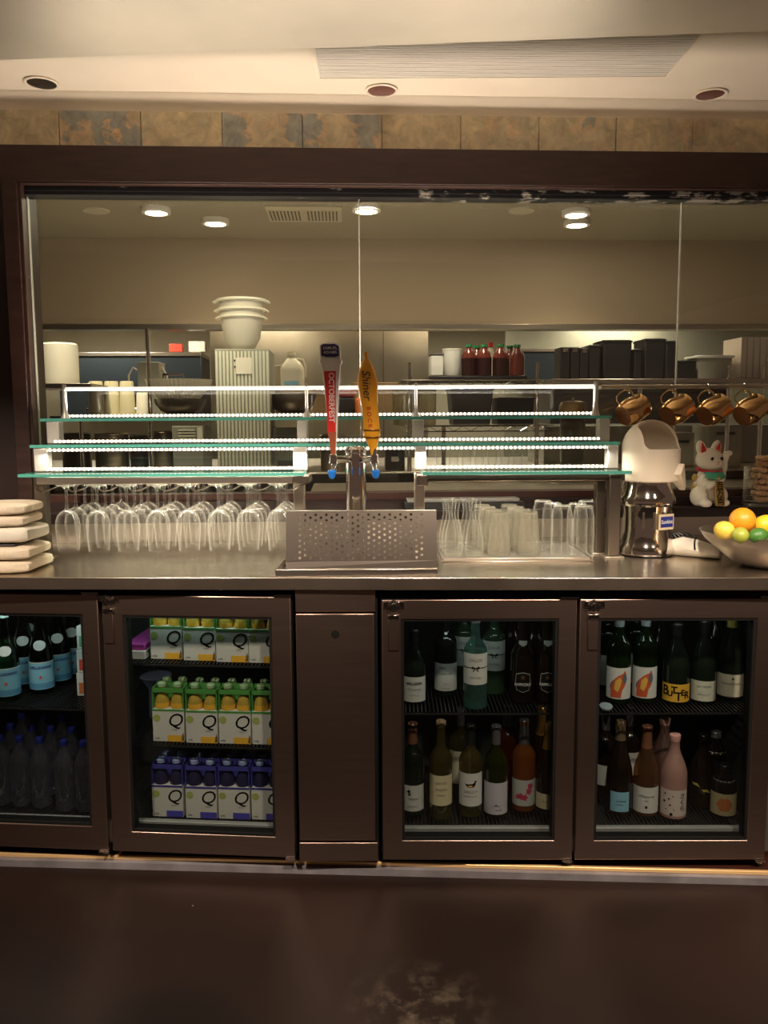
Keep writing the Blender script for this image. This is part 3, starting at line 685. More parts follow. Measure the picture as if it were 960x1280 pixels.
def sapporo(label, px, pyb, front=True):
    t, pr = bottle(label, px, pyb, z3, G, 'beer', .0385, .285, brownblack, (mat('pale_crown_cap', (.45,.45,.42), .35, .5), .965), name='beer_bottle')
    if front:
        sh = [(-.023,.026),(0,.032),(.023,.026),(.026,0),(.021,-.028),(0,-.035),(-.021,-.028),(-.026,0)]
        lb = arc_disc(.0385, .075, 1, 1, mat('pale_shield_edge', (.35,.34,.31), .5), t, 'shield_label', poly=sh)
        arc_disc(.0392, .075, 1, 1, black, lb, 'shield_centre', poly=[(x*.92, y*.92) for x, y in sh])
        arc_disc(.0398, .090, 1, 1, cap_gold, lb, 'star', poly=[((.010 if i % 2 == 0 else .004)*sin(2*PI*i/10), (.010 if i % 2 == 0 else .004)*cos(2*PI*i/10)) for i in range(10)])
        cyl_text('SAPPORO', .0125, .0385+.0016, whitelab, lb, .066, bold=.0005, name='lettering')
        arc_disc(0, .197, 1, 1, mat('pale_shield_edge', (.35,.34,.31), .5), t, 'neck_label', radf=lambda z: rad_at(pr, z), poly=[(-.014,.008),(.014,.008),(.014,-.003),(0,-.010),(-.014,-.003)])
    return t
sapporo('tall dark beer bottle with a black shield label, left one of the front two', 653, 881)
sapporo('tall dark beer bottle with a black shield label, cut by the right door frame', 684, 881)
sapporo('tall dark beer bottle in the second row, seen left of the front two', 639, 860, False)
sapporo('tall dark beer bottle in the second row, seen between the front two', 668, 863, False)
# ---------- door 3, bottom shelf
t, pr = bottle('dark wine bottle with brown capsule and white label, leftmost on the lower shelf', 516, 1021, z2, G, 'bordeaux', .0375, .300, darkg, (cap_brown, .78, 'capsule'))
lb = arc_label(.0375, .018, .105, 1.2, whitelab, t); arc_disc(.0375, .085, .006, .005, ink, lb, 'vine_leaf', ang=-.35); arc_disc(.0375, .075, .005, .004, redsill, lb, 'wax_seal', ang=-.3); lines(lb, .0375, 0, [('Reserve', .060, .010, dict(s=.3)), ('Chardonnay', .035, .007, {})])
t, pr = bottle('clear bottle of yellow wine with cream label, stopped by a cork, lower shelf', 551, 1026, z2, G, 'bordeaux', .0370, .318, yellg, (mat('cork_brown', (.35,.24,.13), .8), .95, 'stopper'))
lb = arc_label(.0370, .050, .150, 1.25, creamlab, t); lines(lb, .037, 0, [('SANTA', .124, .012, {}), ('Margarita', .104, .010, dict(s=.3)), ('Pinot Grigio', .085, .006, {})])
t, pr = bottle('pale yellow wine bottle standing behind, between cream and duck labels', 575, 996, z2, G, 'bordeaux', .0370, .300, yellg, (cap_dgrey, .80, 'capsule'))
arc_label(.0370, .045, .160, 1.25, tanlab, t)
t, pr = bottle('pale wine bottle with a duck drawn on its white label, lower shelf', 588, 1023, z2, G, 'bordeaux', .0375, .300, yellg, (black, .78, 'capsule'))
lb = arc_label(.0375, .040, .150, 1.3, whitelab, t)
duck = [(-.020,.004),(-.012,.001),(.004,.003),(.011,.006),(.013,.012),(.017,.014),(.020,.011),(.018,.008),(.016,.005),(.015,-.002),(.008,-.009),(-.006,-.010),(-.014,-.005)]
arc_disc(.0375, .113, 1, 1, ink, lb, 'duck_drawing', poly=duck); arc_disc(.0378, .109, 1, 1, goldpaper, lb, 'duck_wing', poly=[(-.010,.001),(.006,.002),(.004,-.004),(-.006,-.004)])
lines(lb, .0375, 0, [('DECOY', .088, .013, {}), ('SONOMA COUNTY', .073, .005, {})])
t, pr = bottle('green wine bottle with a plain pale lavender label, lower shelf beside the duck label', 619.5, 1023, z2, G, 'bordeaux', .0380, .295, shell('olive_glass', (.25,.30,.05), .8, power=2, base=.05, milky=.35, mcol=(.06,.07,.01)), (cap_dgrey, .80, 'capsule'))
lb = arc_label(.0380, .012, .118, 1.35, lavlab, t); arc_disc(.038, .042, 1, 1, greyink, lb, 'hill_drawing', poly=[(-.020,-.003),(-.006,-.001),(0,.006),(.008,0),(.020,-.003)]); lines(lb, .038, 0, [('sea sun', .028, .007, dict(a=.2))])
t, pr = bottle('pink-orange rose wine bottle with red flowers on its label, lower shelf', 654.5, 1016, z2, G, 'bordeaux', .0380, .300, roseg, (cap_dgrey, .74, 'capsule'))
lb = arc_label(.0380, .022, .110, 1.35, whitelab, t)
pk = mat('red_pink_flower_print', (.60,.05,.12), .6)
for fx, fz, fr2 in ((-.30,.055,.010),(.05,.052,.010),(.42,.072,.010),(.55,.090,.010),(-.55,.052,.007)):
    arc_disc(.038, fz, 1, 1, pk, lb, 'flower', ang=fx, poly=[(fr2*(1+.25*cos(5*2*PI*i/20))*cos(2*PI*i/20), fr2*(1+.25*cos(5*2*PI*i/20))*sin(2*PI*i/20)) for i in range(20)])
t, pr = bottle('dark orange bottle with gold foil neck and cream label at the right door frame', 685, 1021, z2, G, 'champ', .0410, .300, brownblack, (cap_gold, .72, 'foil'))
lb = arc_label(.0410, .024, .075, 1.2, creamlab, t); lines(lb, .041, 0, [('Brut', .05, .010, dict(s=.2, a=-.3))])
t, pr = bottle('dark bottle with gold foil neck standing behind the right door frame bottle', 676, 998, z2, G, 'champ', .0410, .305, brownblack, (cap_gold, .70, 'foil'))
t, pr = bottle('dark red wine bottle standing in the back row behind the flower label bottle', 634, 992, z2, G, 'bordeaux', .0375, .300, mat('dark_red_glass', (.05,.008,.005), .1), (cap_dgrey, .76, 'capsule'))
# ---------- door 4, top shelf
horse_red = mat('red_orange_print', (.55,.09,.03), .6); horse_yel = mat('yellow_print', (.75,.42,.08), .6); horse_blu = mat('slate_print', (.12,.12,.16), .6)
def horse(label, px, pyb, y=None, full=True):
    t, pr = bottle(label, px, pyb, z3, G, 'bordeaux', .0385, .298, shell('dark_green_glass', (.08,.16,.04), .8, power=2, base=.05, milky=.4, mcol=(.02,.05,.012)), (cap_grey, .83, 'capsule'))
    lb = arc_label(.0385, .018, .120, 1.3, whitelab, t)
    if full:
        neck = [(-.028,-.045),(.006,-.045),(.010,-.020),(.018,-.008),(.022,.004),(.026,.016),(.022,.034),(.018,.044),(.012,.034),(-.004,.026),(-.018,.012),(-.028,-.010)]
        arc_disc(.0385, .068, 1, 1, horse_red, lb, 'horse_picture', poly=neck)
        arc_disc(.0391, .068, 1, 1, horse_yel, lb, 'mane_patch', poly=[(-.016,-.018),(-.004,-.026),(.004,-.006),(.008,.012),(.002,.022),(-.012,.010)])
        arc_disc(.0391, .068, 1, 1, horse_blu, lb, 'head_patch', poly=[(.010,.012),(.018,.000),(.024,.008),(.026,.018),(.020,.036),(.012,.028)])
        arc_disc(.0389, .068, 1, 1, horse_blu, lb, 'shade_patch', poly=[(-.030,-.020),(-.022,.000),(-.018,.012),(-.024,.006),(-.031,-.006)])
    return t
horse('green wine bottle with a red horse picture label, first from the left, upper shelf', 773, 881)
horse('green wine bottle with a red horse picture label, second from the left, upper shelf', 805.5, 880)
horse('green wine bottle at the left door edge, behind the first horse label', 757, 863, full=False)
horse('green wine bottle whose grey neck shows behind, between the horse labels', 793, 860, full=False)
t, pr = bottle('dark wine bottle with bold black word on a gold label, upper shelf', 845, 881, z3, G, 'burgundy', .0420, .255, darkg, (black, .84, 'capsule'))
lb = arc_label(.0420, .008, .066, 1.35, goldpaper, t, wavy=1)
for ch_, sz_, z_, a_ in (('B', .044, .042, -.88), ('U', .026, .034, -.50), ('T', .032, .046, -.20), ('T', .038, .026, .12), ('E', .027, .038, .44), ('R', .032, .030, .80)): cyl_text(ch_, sz_, .0426, ink, lb, z_, a_, bold=.0008, name='letter')
t, pr = bottle('dark wine bottle with an off-white label, right of the gold label', 879, 880, z3, G, 'burgundy', .0400, .262, darkg, (black, .84, 'capsule'))
lb = arc_label(.0400, .008, .074, 1.2, mat('ivory_label_paper', (.55,.54,.44), .7), t); lines(lb, .04, 0, [('LA CREMA', .056, .0095, dict(m=greyink)), ('SONOMA COAST', .030, .005, {})])
t, pr = bottle('dark wine bottle with yellow capsule and beige label, rightmost on the upper shelf', 913, 876, z3, G, 'burgundy', .0410, .293, darkg, (cap_yell, .80, 'capsule'))
lb = arc_label(.0410, .012, .086, 1.35, tanlab, t); lines(lb, .041, 0, [('Sonoma-Cutrer', .056, .0095, dict(m=greyink, b=.0002))]); arc_disc(.041, .072, .004, .003, ink, lb, 'crest', ang=.1)
t, pr = bottle('dark wine bottle in the second row, between the second horse label and gold label', 826, 862, z3, G, 'burgundy', .0400, .275, darkg, (black, .84, 'capsule'))
t, pr = bottle('dark wine bottle with olive capsule in the second row behind the off-white label', 894, 857, z3, G, 'burgundy', .0400, .285, darkg, (mat('olive_capsule', (.12,.13,.05), .45), .82, 'capsule'))
q = hitz(757, 888, z3, G)
t = thing('bottle_stopper', 'small silvery-blue bottle stopper lying at the left of the upper shelf', 'bottle stopper', (q.x, q.y, z3), 0, G)
obj('disc', MB().cyl(.020, .012, .017, 20, Matrix.Rotation(.25, 4, 'X')), mat('pale_blue_metal', (.45,.58,.65), .25, .6), t); obj('plug', MB().cyl(.007, 0, .012, 14), cap_silver, t)
# ---------- door 4, bottom shelf
t, pr = bottle('dark sparkling wine bottle with light blue label and white neck band', 774, 1021, z2, G, 'champ', .0420, .305, brownblack, (mat('bronze_foil', (.30,.20,.13), .4, .6), .80, 'foil'))
lb = arc_label(.0420, .016, .082, .75, bluelab, t); lines(lb, .042, 0, [('La Marca', .052, .008, dict(m=ink, a=.1, s=.2)), ('PROSECCO', .040, .005, {})])
arc_label(rad_at(pr, .243), .232, .256, 3.1, whitelab, t, 'neck_band', rad2=rad_at(pr, .256))
t, pr = bottle('pale rose wine bottle with bronze capsule and large white label, lower shelf', 807, 1022, z2, G, 'burgundy', .0400, .290, pinkrose, (cap_brown, .76, 'capsule'))
lb = arc_label(.0400, .014, .100, 1.3, whitelab, t); lines(lb, .04, 0, [('Whispering', .070, .011, dict(s=.3)), ('Angel', .056, .006, {})]); arc_disc(.04, .034, .004, .005, ink, lb, 'crest')
t, pr = bottle('frosted pink sake bottle with pink cap and spotted label, lower shelf', 841.5, 1026, z2, G, 'sake', .0420, .270, mat('frosted_pink_glass', (.36,.20,.17), .45), (cap_pink, .93))
lb = arc_label(.0420, .014, .100, 1.15, mat('pink_white_label', (.60,.50,.46), .7), t)
for ax, az, r_ in ((-.7,.085,.003),(-.75,.060,.004),(-.4,.070,.003),(-.3,.050,.003),(-.6,.035,.002),(-.1,.08,.002),(.0,.035,.002),(-.2,.020,.005)): arc_disc(.042, az, r_, r_, ink, lb, 'spot', ang=ax)
cyl_text('\u3055\n\u304f\n\u3089', .020, .0426, ink, lb, .060, .62, bold=.0003)
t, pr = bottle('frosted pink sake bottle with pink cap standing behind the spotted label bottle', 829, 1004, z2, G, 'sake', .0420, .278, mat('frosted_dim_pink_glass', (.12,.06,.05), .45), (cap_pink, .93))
t, pr = bottle('dark squat bottle with white collar and orange round emblem, lower right', 904, 1024, z2, G, 'squat', .0400, .165, shell('smoky_glass', (.25,.22,.2), .8, power=2, base=.08, milky=.3, mcol=(.05,.04,.03)), (black, .90), name='liqueur_bottle')
lb = arc_label(.0400, .010, .082, 1.35, mat('ochre_label', (.45,.38,.22), .7), t); arc_disc(.04, .046, 1, 1, mat('orange_emblem', (.50,.16,.04), .6), lb, 'round_emblem', poly=[(.024*(1+.08*cos(6*2*PI*i/24))*cos(2*PI*i/24), .022*(1+.08*cos(6*2*PI*i/24))*sin(2*PI*i/24)) for i in range(24)])
arc_label(rad_at(pr, .118), .114, .121, 3.1, whitelab, t, 'collar_band', rad2=rad_at(pr, .121))
t, pr = bottle('dark bottle with yellow petal marks standing left of the orange emblem bottle', 877, 1012, z2, G, 'sake', .0400, .240, brownblack, (black, .93))
for ax, az in ((-.55,.078),(.25,.060)): arc_disc(.04, az, 1, 1, mat('yellow_petal', (.45,.38,.06), .6), t, 'petal', ang=ax, poly=[(-.015,.008),(.004,.009),(.014,-.004),(.004,0),(-.008,.001)])
t, pr = bottle('dark wine bottle with a white label standing behind, between blue and rose labels', 786, 994, z2, G, 'bordeaux', .0380, .30, brownblack, (cap_dgrey, .78, 'capsule'))
arc_label(.0380, .070, .150, 1.3, whitelab, t)
t, pr = bottle('dark wine bottle with grey capsule at the left edge of the lower shelf', 756, 1000, z2, G, 'bordeaux', .0380, .30, brownblack, (cap_dgrey, .78, 'capsule'))
arc_label(.0380, .050, .120, 1.3, whitelab, t)
t, pr = bottle('clear flat-shouldered bottle with pale collar in the back right of the lower shelf', 893, 996, z2, G, 'squat', .0380, .215, shell('smoky_glass', (.25,.22,.2)), (cap_silver, .92), name='liqueur_bottle')
arc_label(rad_at(pr, .150), .146, .153, 3.1, whitelab, t, 'collar_band', rad2=rad_at(pr, .153))

# cooler lamps (each bay has its own small strip light under the top)
def area(name, loc, sx, sy, col, pw, rot=(0,0,0), fr=W, spread=None):
    l = bpy.data.lights.new(name, 'AREA'); l.shape = 'RECTANGLE'; l.size = sx; l.size_y = sy; l.color = col; l.energy = pw
    if spread: l.spread = spread
    o = bpy.data.objects.new(name, l); COL.objects.link(o)
    from mathutils import Euler
    o.matrix_world = fr @ Matrix.Translation(loc) @ Euler(rot).to_matrix().to_4x4(); return o
zl = DT-.028
CL = {}
area('cooler_lamp', ((i2l+i2r)/2-.03, .10, zl-.006), .36, .03, (.78,1,.86), .40, fr=L)
area('cooler_lamp', ((i1r+i1r-(i2r-i2l))/2, .10, zl-.006), .40, .03, (.78,1,.95), .95, fr=L)
area('cooler_lamp', ((j0+j1)/2, .10, zl-.006), .36, .03, (.85,1,.92), .40, fr=G)
area('cooler_lamp', ((k0+k1)/2, .10, zl-.006), .36, .03, (.9,1,.9), .38, fr=G)
# ================================================================== TIERED DISPLAY SHELF
U = thing('tiered_display_shelf', 'three-tier lit glass display shelf with steel posts standing on the bar worktop', 'shelf')
T = [(1.239, 2.70, 22, 790), (1.331, 2.81, 37, 775), (1.420, 2.92, 50, 765)]
satin = mat('satin_white_steel', (.62,.60,.56), .38, .45)
led = emis('warm_white_led', (1,.90,.74), 7)
def shelf_glass(x0, x1, y0, y1, z):
    b = MB(); b.box(x0, x1, y0, y1, z-.010, z)
    m_ = [shelfglass, tealglass]
    o = obj('glass_shelf', b, m_, U)
    for pl in o.data.polygons: pl.material_index = 0 if abs(pl.normal.z) > .5 else 1
    return o
def strip(x0, x1, y, z, par, n=None):
    b = MB(); n = n or int((x1-x0)/.0152)
    for i in range(n):
        x = x0+(x1-x0)*(i+.5)/n
        b.ball((x, y, z), .0044, n=8)
    s_ = obj('led_strip', MB().box(x0, x1, y+.002, y+.009, z-.005, z+.005), satin, par)
    return obj('led_beads', b, led, s_)
X = lambda px, y, z: xat(px, y, z)
tx = []
for k, (z, y, pl_, pr_) in enumerate(T):
    x0, x1 = X(pl_, y, z), X(pr_, y, z); tx.append((x0, x1))
    if k == 0:
        shelf_glass(x0, X(379, y, z), y, y+.105, z); shelf_glass(X(529, y, z), x1, y, y+.105, z)
        strip(x0+.05, X(370, y+.1, z), y+.100, z+.010, U); strip(X(533, y+.1, z), x1-.05, y+.100, z+.010, U)
    else:
        shelf_glass(x0, x1, y, y+.105, z)
        strip(x0+.04, x1-.04, y+.100, z+.009, U)
    if k == 1: strip(x0+.04, x1-.04, y+.012, z-.018, U)
for (a_, b_), zt in (((57,73),2), ((371,384),2), ((516,530),2), ((749,763),2), ((41,58),1), ((366,383),1), ((519,533),1), ((760,774),1)):
    z, y = T[zt][0], T[zt][1]; x0, x1 = X(a_, y, z-.04), X(b_, y, z-.04)
    obj('riser', MB().box(x0, x1, y+.004, y+.05, T[zt-1][0]+.0005, z-.0105), satin, U, bevel=.004)
# beams and legs
zb0, zb1 = 1.204, 1.2285
obj('beam', MB().box(X(45, 2.705, 1.21), X(366, 2.705, 1.21), 2.705, 2.745, zb0, zb1), steel, U, bevel=.003)
obj('beam', MB().box(X(535, 2.705, 1.21), X(785, 2.705, 1.21), 2.735, 2.765, zb0, zb1), dsteel, U, bevel=.003)
for a_, b_, yy in ((43, 58, 2.75), (745, 757, 2.80), (761, 776, 2.725)):
    x0, x1 = X(a_, yy, 1.1), X(b_, yy, 1.1)
    obj('leg', MB().box(x0, x1, yy, yy+.04, ZC+.006, zb1-.0005), dsteel, U, bevel=.003)
    obj('foot_plate', MB().box(x0-.012, x1+.012, yy-.012, yy+.052, ZC+.0005, ZC+.0055), steel, U, bevel=.001)
obj('leg', MB().box(X(367, 2.83, 1.1), X(381, 2.83, 1.1), 2.83, 2.87, ZC+.001, zb1), steel, U, bevel=.003)
obj('leg', MB().box(X(518, 2.83, 1.1), X(531, 2.83, 1.1), 2.83, 2.87, ZC+.001, zb1), steel, U, bevel=.003)
obj('arm_bracket', MB().box(X(366, 2.72, 1.2), X(386, 2.72, 1.2), 2.705, 2.86, zb0-.002, zb1), dsteel, U, bevel=.003)
obj('arm_bracket', MB().box(X(521, 2.72, 1.2), X(535, 2.72, 1.2), 2.705, 2.86, zb0-.010, zb1), dsteel, U, bevel=.003)
obj('side_arm', MB().box(X(44, 2.72, 1.2), X(58, 2.72, 1.2), 2.746, 3.01, zb0, zb1), dsteel, U, bevel=.003)
obj('side_arm', MB().box(X(757, 2.72, 1.2), X(776, 2.72, 1.2), 2.766, 3.01, zb0, zb1), dsteel, U, bevel=.003)
# top rail with posts
zr = hit(400, 484.5, W, 2.99).z
litrail = mat('bright_lit_rail', (.85,.84,.80), .25, .3, emit=(1,.96,.88), es=.85)  # emission paints the LED light reflected on the rail
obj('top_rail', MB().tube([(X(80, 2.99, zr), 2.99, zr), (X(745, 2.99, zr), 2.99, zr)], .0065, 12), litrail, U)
for px, r_ in ((80, .008), (383, .005), (520, .005), (745, .009)):
    x = X(px, 2.99, zr)
    obj('rail_post', MB().lathe([(.016,0),(r_*1.1,.022),(r_,.035),(r_,zr-T[2][0]+.015),(0,zr-T[2][0]+.016)], 14, Matrix.Translation((x, 2.99, T[2][0]+.0003))), satin, U)

# ------------------------------------------------------------------ glass rack and hanging wine glasses
zw = 1.196
rack = thing('glass_hanging_rack', 'wire stemware rack fixed under the left side of the display shelf', 'glass rack')
chx = [xat(84+37.75*k, 2.75, 1.10) for k in range(8)]
for k in range(-1, 8):
    xa = (chx[k]+.0125) if k >= 0 else chx[0]-.0913
    xb = (chx[k+1]-.0125) if k < 7 else chx[7]+.085
    obj('wire_loop', MB().tube([(xa, 3.035, zw), (xa, 2.75, zw), (xa+.006, 2.722, zw-.010), (xa+.022, 2.712, zw-.016), (xa+.045, 2.714, zw-.012), (xb-.006, 2.725, zw+.001), (xb, 2.75, zw), (xb, 3.035, zw)], .0024, 7), chrome, rack)
    xm_ = (xa+xb)/2; 
    if k >= 0 and k < 7: obj('hanger_rod', MB().tube([(xm_-.006, 2.727, zw-.006), (xm_-.006, 2.727, zb0-.0005)], .0022, 6), chrome, rack)
b = MB().tube([(chx[0]-.12, 3.03, zw+.005), (chx[7]+.09, 3.03, zw+.005)], .003, 7)
obj('cross_wire', b, chrome, rack)
def gprof():
    pts = [(0,.0035),(.030,.0030),(.034,.0018),(.034,0),(.022,-.003),(.010,-.008),(.0046,-.016),(.0036,-.035),(.0036,-.062),(.0046,-.076),(.009,-.083),(.020,-.089),(.031,-.100),(.0375,-.117),(.0395,-.136),(.0385,-.160),(.0355,-.190),(.0335,-.222),(.0325,-.2225)]
    return pts
first = None
rown = ['front row', 'second row', 'third row', 'back row']; ordn = ['leftmost', 'second from the left', 'third from the left', 'fourth from the left', 'fifth from the left', 'sixth from the left', 'seventh from the left', 'rightmost']
for k in range(8):
    for j in range(4):
        lab = 'clear stemmed wine glass hanging upside down in the %s, %s' % (rown[j], ordn[k])
        loc = (chx[k]+random.uniform(-.002,.002), 2.752+.0835*j, zw+.0028)
        if first is None:
            first = thing('wine_glass', lab, 'wine glass', loc, group='wine glasses hanging under the display shelf')
            P = gprof()
            obj('foot', MB().lathe(P[:6], 28), clear, first); obj('stem', MB().lathe(P[5:11], 14), clear, first); obj('bowl', MB().lathe(P[10:], 32), clear, first)
        else: dup(first, Matrix.Translation(loc), lab)

# ------------------------------------------------------------------ drip tray with perforated splash panel
x0, x1 = X(344, 2.41, .96), X(547, 2.41, .96)
y0 = max((CF @ Vector((x0, 0, 0))).y, (CF @ Vector((x1, 0, 0))).y)+.006
ST = thing('drip_tray', 'stainless drip tray with tall perforated splash panel in front of the beer taps', 'drip tray', ((x0+x1)/2, y0, ZC+.0003))
hw = (x1-x0)/2
b = MB().box(-hw, hw, 0, .19, 0, .003).box(-hw, hw, 0, .004, .003, .022).box(-hw, hw, .186, .19, .003, .022).box(-hw, -hw+.004, .004, .186, .003, .022).box(hw-.004, hw, .004, .186, .003, .022)
obj('tray', b, steel, ST, bevel=.002)
# perforated panel: real holes
pl_ = X(358, 2.46, 1.05)-(x0+x1)/2; pr_ = X(545.5, 2.46, 1.05)-(x0+x1)/2
ly0, lz0 = .016, .0225; ly1, lz1 = .048, .190
sl = math.hypot(ly1-ly0, lz1-lz0)
def PP(u, v): t = v/sl; return (u, ly0+(ly1-ly0)*t, lz0+(lz1-lz0)*t)
u0 = X(375.3-3.3, 2.46, 1.05)-(x0+x1)/2; u1 = X(527+3.3, 2.46, 1.05)-(x0+x1)/2; nc = 24; cw = (u1-u0)/nc; nr = 8; v0 = .022; rh = .0172; vt = v0+rh*(nr+.5)
b = MB(); rr = .0041; b.smooth = False
def quad(ua, ub, va, vb): b.add([PP(ua,va),PP(ub,va),PP(ub,vb),PP(ua,vb)], [(0,1,2,3)])
quad(pl_, pr_, 0, v0); quad(pl_, pr_, vt, sl); quad(pl_, u0, v0, vt); quad(u1, pr_, v0, vt)
for c in range(nc):
    off = 0 if c % 2 == 0 else rh/2
    ua = u0+c*cw; ub = ua+cw; uc = (ua+ub)/2
    if off: quad(ua, ub, v0, v0+off)
    else: quad(ua, ub, vt-rh/2, vt)
    for r_ in range(nr):
        va = v0+off+r_*rh; vb = va+rh; vc = (va+vb)/2
        n = 16; vs = []; 
        for i in range(n):
            a = 2*PI*i/n+PI/n; vs.append(PP(uc+rr*cos(a), vc+rr*sin(a)))
        for i in range(n):
            a = 2*PI*i/n+PI/n; k_ = min(cw/2/max(abs(cos(a)),1e-6), rh/2/max(abs(sin(a)),1e-6)); vs.append(PP(uc+k_*cos(a), vc+k_*sin(a)))
        fs = [(i, (i+1) % n, n+(i+1) % n, n+i) for i in range(n)]
        cs = [PP(ub,vb),PP(ua,vb),PP(ua,va),PP(ub,va)]
        base = len(vs); vs += cs
        # corner triangles
        for ci, (su, sv) in enumerate(((1,1),(-1,1),(-1,-1),(1,-1))):
            idx = [i for i in range(n) if (cos(2*PI*i/n+PI/n)*su > 0 and sin(2*PI*i/n+PI/n)*sv > 0)]
            # find the pair that straddles the corner
            ca = math.atan2(sv*rh/2, su*cw/2) % (2*PI)
            i0 = int((ca-PI/n)/(2*PI/n)) % n; fs.append((n+i0, n+(i0+1) % n, base+ci))
        b.add(vs, fs)
pm = b.mesh('splash_panel')
pob = obj('splash_panel', pm, mat('brushed_panel_steel', (.42,.37,.32), .26, 1), ST); so = pob.modifiers.new('s', 'SOLIDIFY'); so.thickness = .0012; so.offset = -1
obj('top_flange', MB().box(pl_, pr_, ly1+.0006, ly1+.022, lz1-.001, lz1+.0005), steel, ST)
for xx in (pl_, pr_-.002): obj('side_wing', MB().prism([(ly0, lz0), (.10, lz0), (ly1+.02, lz1-.002), (ly1, lz1-.002)], xx, xx+.002, 'x'), steel, ST)

# ------------------------------------------------------------------ beer tap tower
ty = 2.70; txp = X(445.5, ty, 1.1)
TT = thing('beer_tap_tower', 'chrome beer tower with two taps, a red handle and an orange handle', 'beer tap tower', (txp, ty, ZC+.0003))
zt_ = 1.322-ZC
obj('column', MB().lathe([(0,0),(.055,0),(.055,.006),(.034,.010),(.0335,zt_-.02),(.036,zt_-.018),(.036,zt_-.008),(.030,zt_),(0,zt_+.003)], 36), chrome, TT)
capm = mat('bright_blue_plug', (.01,.16,.62), .35)
whitet = mat('white_enamel', (.82,.80,.76), .3); redt = mat('red_enamel', (.62,.025,.015), .35); redb = mat('red_brown_wood_handle', (.30,.07,.025), .4); navy = mat('navy_enamel', (.025,.02,.13), .4); orng = mat('amber_yellow_enamel', (.80,.36,.02), .28, coat=.4); gl_d = mat('bronze_ring', (.30,.13,.03), .3, .6)
u26 = upx(2.62, 1.35)
def faucet(px, lab):
    hx = X(px, 2.615, 1.30)-txp; hy = 2.615-ty; sg = 1 if hx > 0 else -1
    f = obj('faucet', MB().tube([(sg*.020, -.018, .335), (hx*.6, hy*.6, .336), (hx, hy, .338)], [.013,.012,.011], 12).cyl(.0125, .328, .352, 14, Matrix.Translation((hx, hy, 0))).cyl(.0145, .326, .331, 14, Matrix.Translation((hx, hy, 0))).cyl(.007, .352, .372, 12, Matrix.Translation((hx, hy, 0))), chrome, TT, label=lab)
    obj('spout', MB().tube([(hx-sg*.012, hy*.75, .330), (hx-sg*.001, hy*.95, .318), (hx+sg*.004, hy-.006, .300)], [.008,.0075,.007], 12), chrome, f)
    obj('blue_plug', MB().lathe([(0,.276),(.008,.279),(.012,.290),(.013,.300),(.010,.305),(0,.306)], 16, Matrix.Translation((hx+sg*.004, hy-.006, 0))), capm, f)
    return hx, hy
hx1, hy1 = faucet(416.5, 'left chrome faucet'); hx2, hy2 = faucet(468, 'right chrome faucet')
def pz(py): return hit(440, py, W, 2.615).z-ZC
def poly(rows, cx0):     # rows of (py, xl px, xr px) -> outline in metres about the tower
    Lp = [(X(xl, 2.615, pz(py)+ZC)-txp, pz(py)) for py, xl, xr in rows]; Rp = [(X(xr, 2.615, pz(py)+ZC)-txp, pz(py)) for py, xl, xr in rows]
    return Lp + Rp[::-1]
# red handle (outline traced at its own distance, thick body)
rows = [(428.5,406,419),(431,400,424.5),(440,399.5,426),(449,401,426),(451,399,428),(454,400,427.5),(456,402,426),(470,404,424.5),(500,407,423),(530,409.5,422),(545,411,421.5),(558,413,420.5),(569,414.5,419.5)]
hnd = obj('tap_handle', MB().prism(poly(rows, 0), hy1-.012, hy1+.012, 'y'), whitet, TT, bevel=.003, label='red and white handle with navy badge')
obj('red_panel', MB().prism(poly([(464,405.5,420),(500,408,420),(540,410,420)], 0), hy1-.0145, hy1-.0118, 'y'), redt, hnd)
obj('wood_tip', MB().prism(poly([(540,410,420.5),(556,412.5,420),(568,414.6,419.4)], 0), hy1-.0145, hy1-.0118, 'y'), redb, hnd)
obj('navy_badge', MB().prism(poly([(430.5,404,419),(433,401.5,423.5),(445,402,424),(446.5,408,420)], 0), hy1-.0150, hy1-.0118, 'y'), navy, hnd, bevel=.0008)
flat_text('SAMUEL\nADAMS', .0125, whitet, hnd, (X(412.8, 2.6, 1.6)-txp, hy1-.0156, pz(438.2)), name='badge_lettering', bold=.0001, line=1.05)
flat_text('OCTOBERFEST', .0235, whitet, hnd, (X(414.2, 2.6, 1.5)-txp, hy1-.0150, pz(497)), rot=(PI/2, PI/2, 0), name='handle_lettering', bold=.0004, space=.98)
# orange handle
rows = [(440,455.5,459.5),(443,454.5,460.5),(447,456,459.5),(451,453.5,462.5),(458,450.5,466),(467,448,469.5),(477,447,472),(487,447.5,472.5),(497,449.5,472.5),(508,451.5,472.5),(518,453,473),(530,454,474.5),(537,453.5,475),(541,453.5,475.5),(545,454,475.5),(549,456.5,474),(554,459,472.5),(560,461.5,471.5),(570,464,469.5)]
vs = []; fs = []; n = 20
for py, xl, xr in rows:
    z = pz(py); a_ = X(xl, 2.615, z+ZC)-txp; c_ = X(xr, 2.615, z+ZC)-txp; cx = (a_+c_)/2; r_ = (c_-a_)/2
    for i in range(n): vs.append((cx+r_*cos(2*PI*i/n), hy2+r_*.62*sin(2*PI*i/n), z))
for j in range(len(rows)-1):
    for i in range(n): fs.append((j*n+i, j*n+(i+1) % n, (j+1)*n+(i+1) % n, (j+1)*n+i))
fs += [tuple(range(n)), tuple((len(rows)-1)*n+i for i in range(n))]
hn2 = obj('tap_handle', MB().add(vs, fs), orng, TT, label='amber bottle-shaped handle')
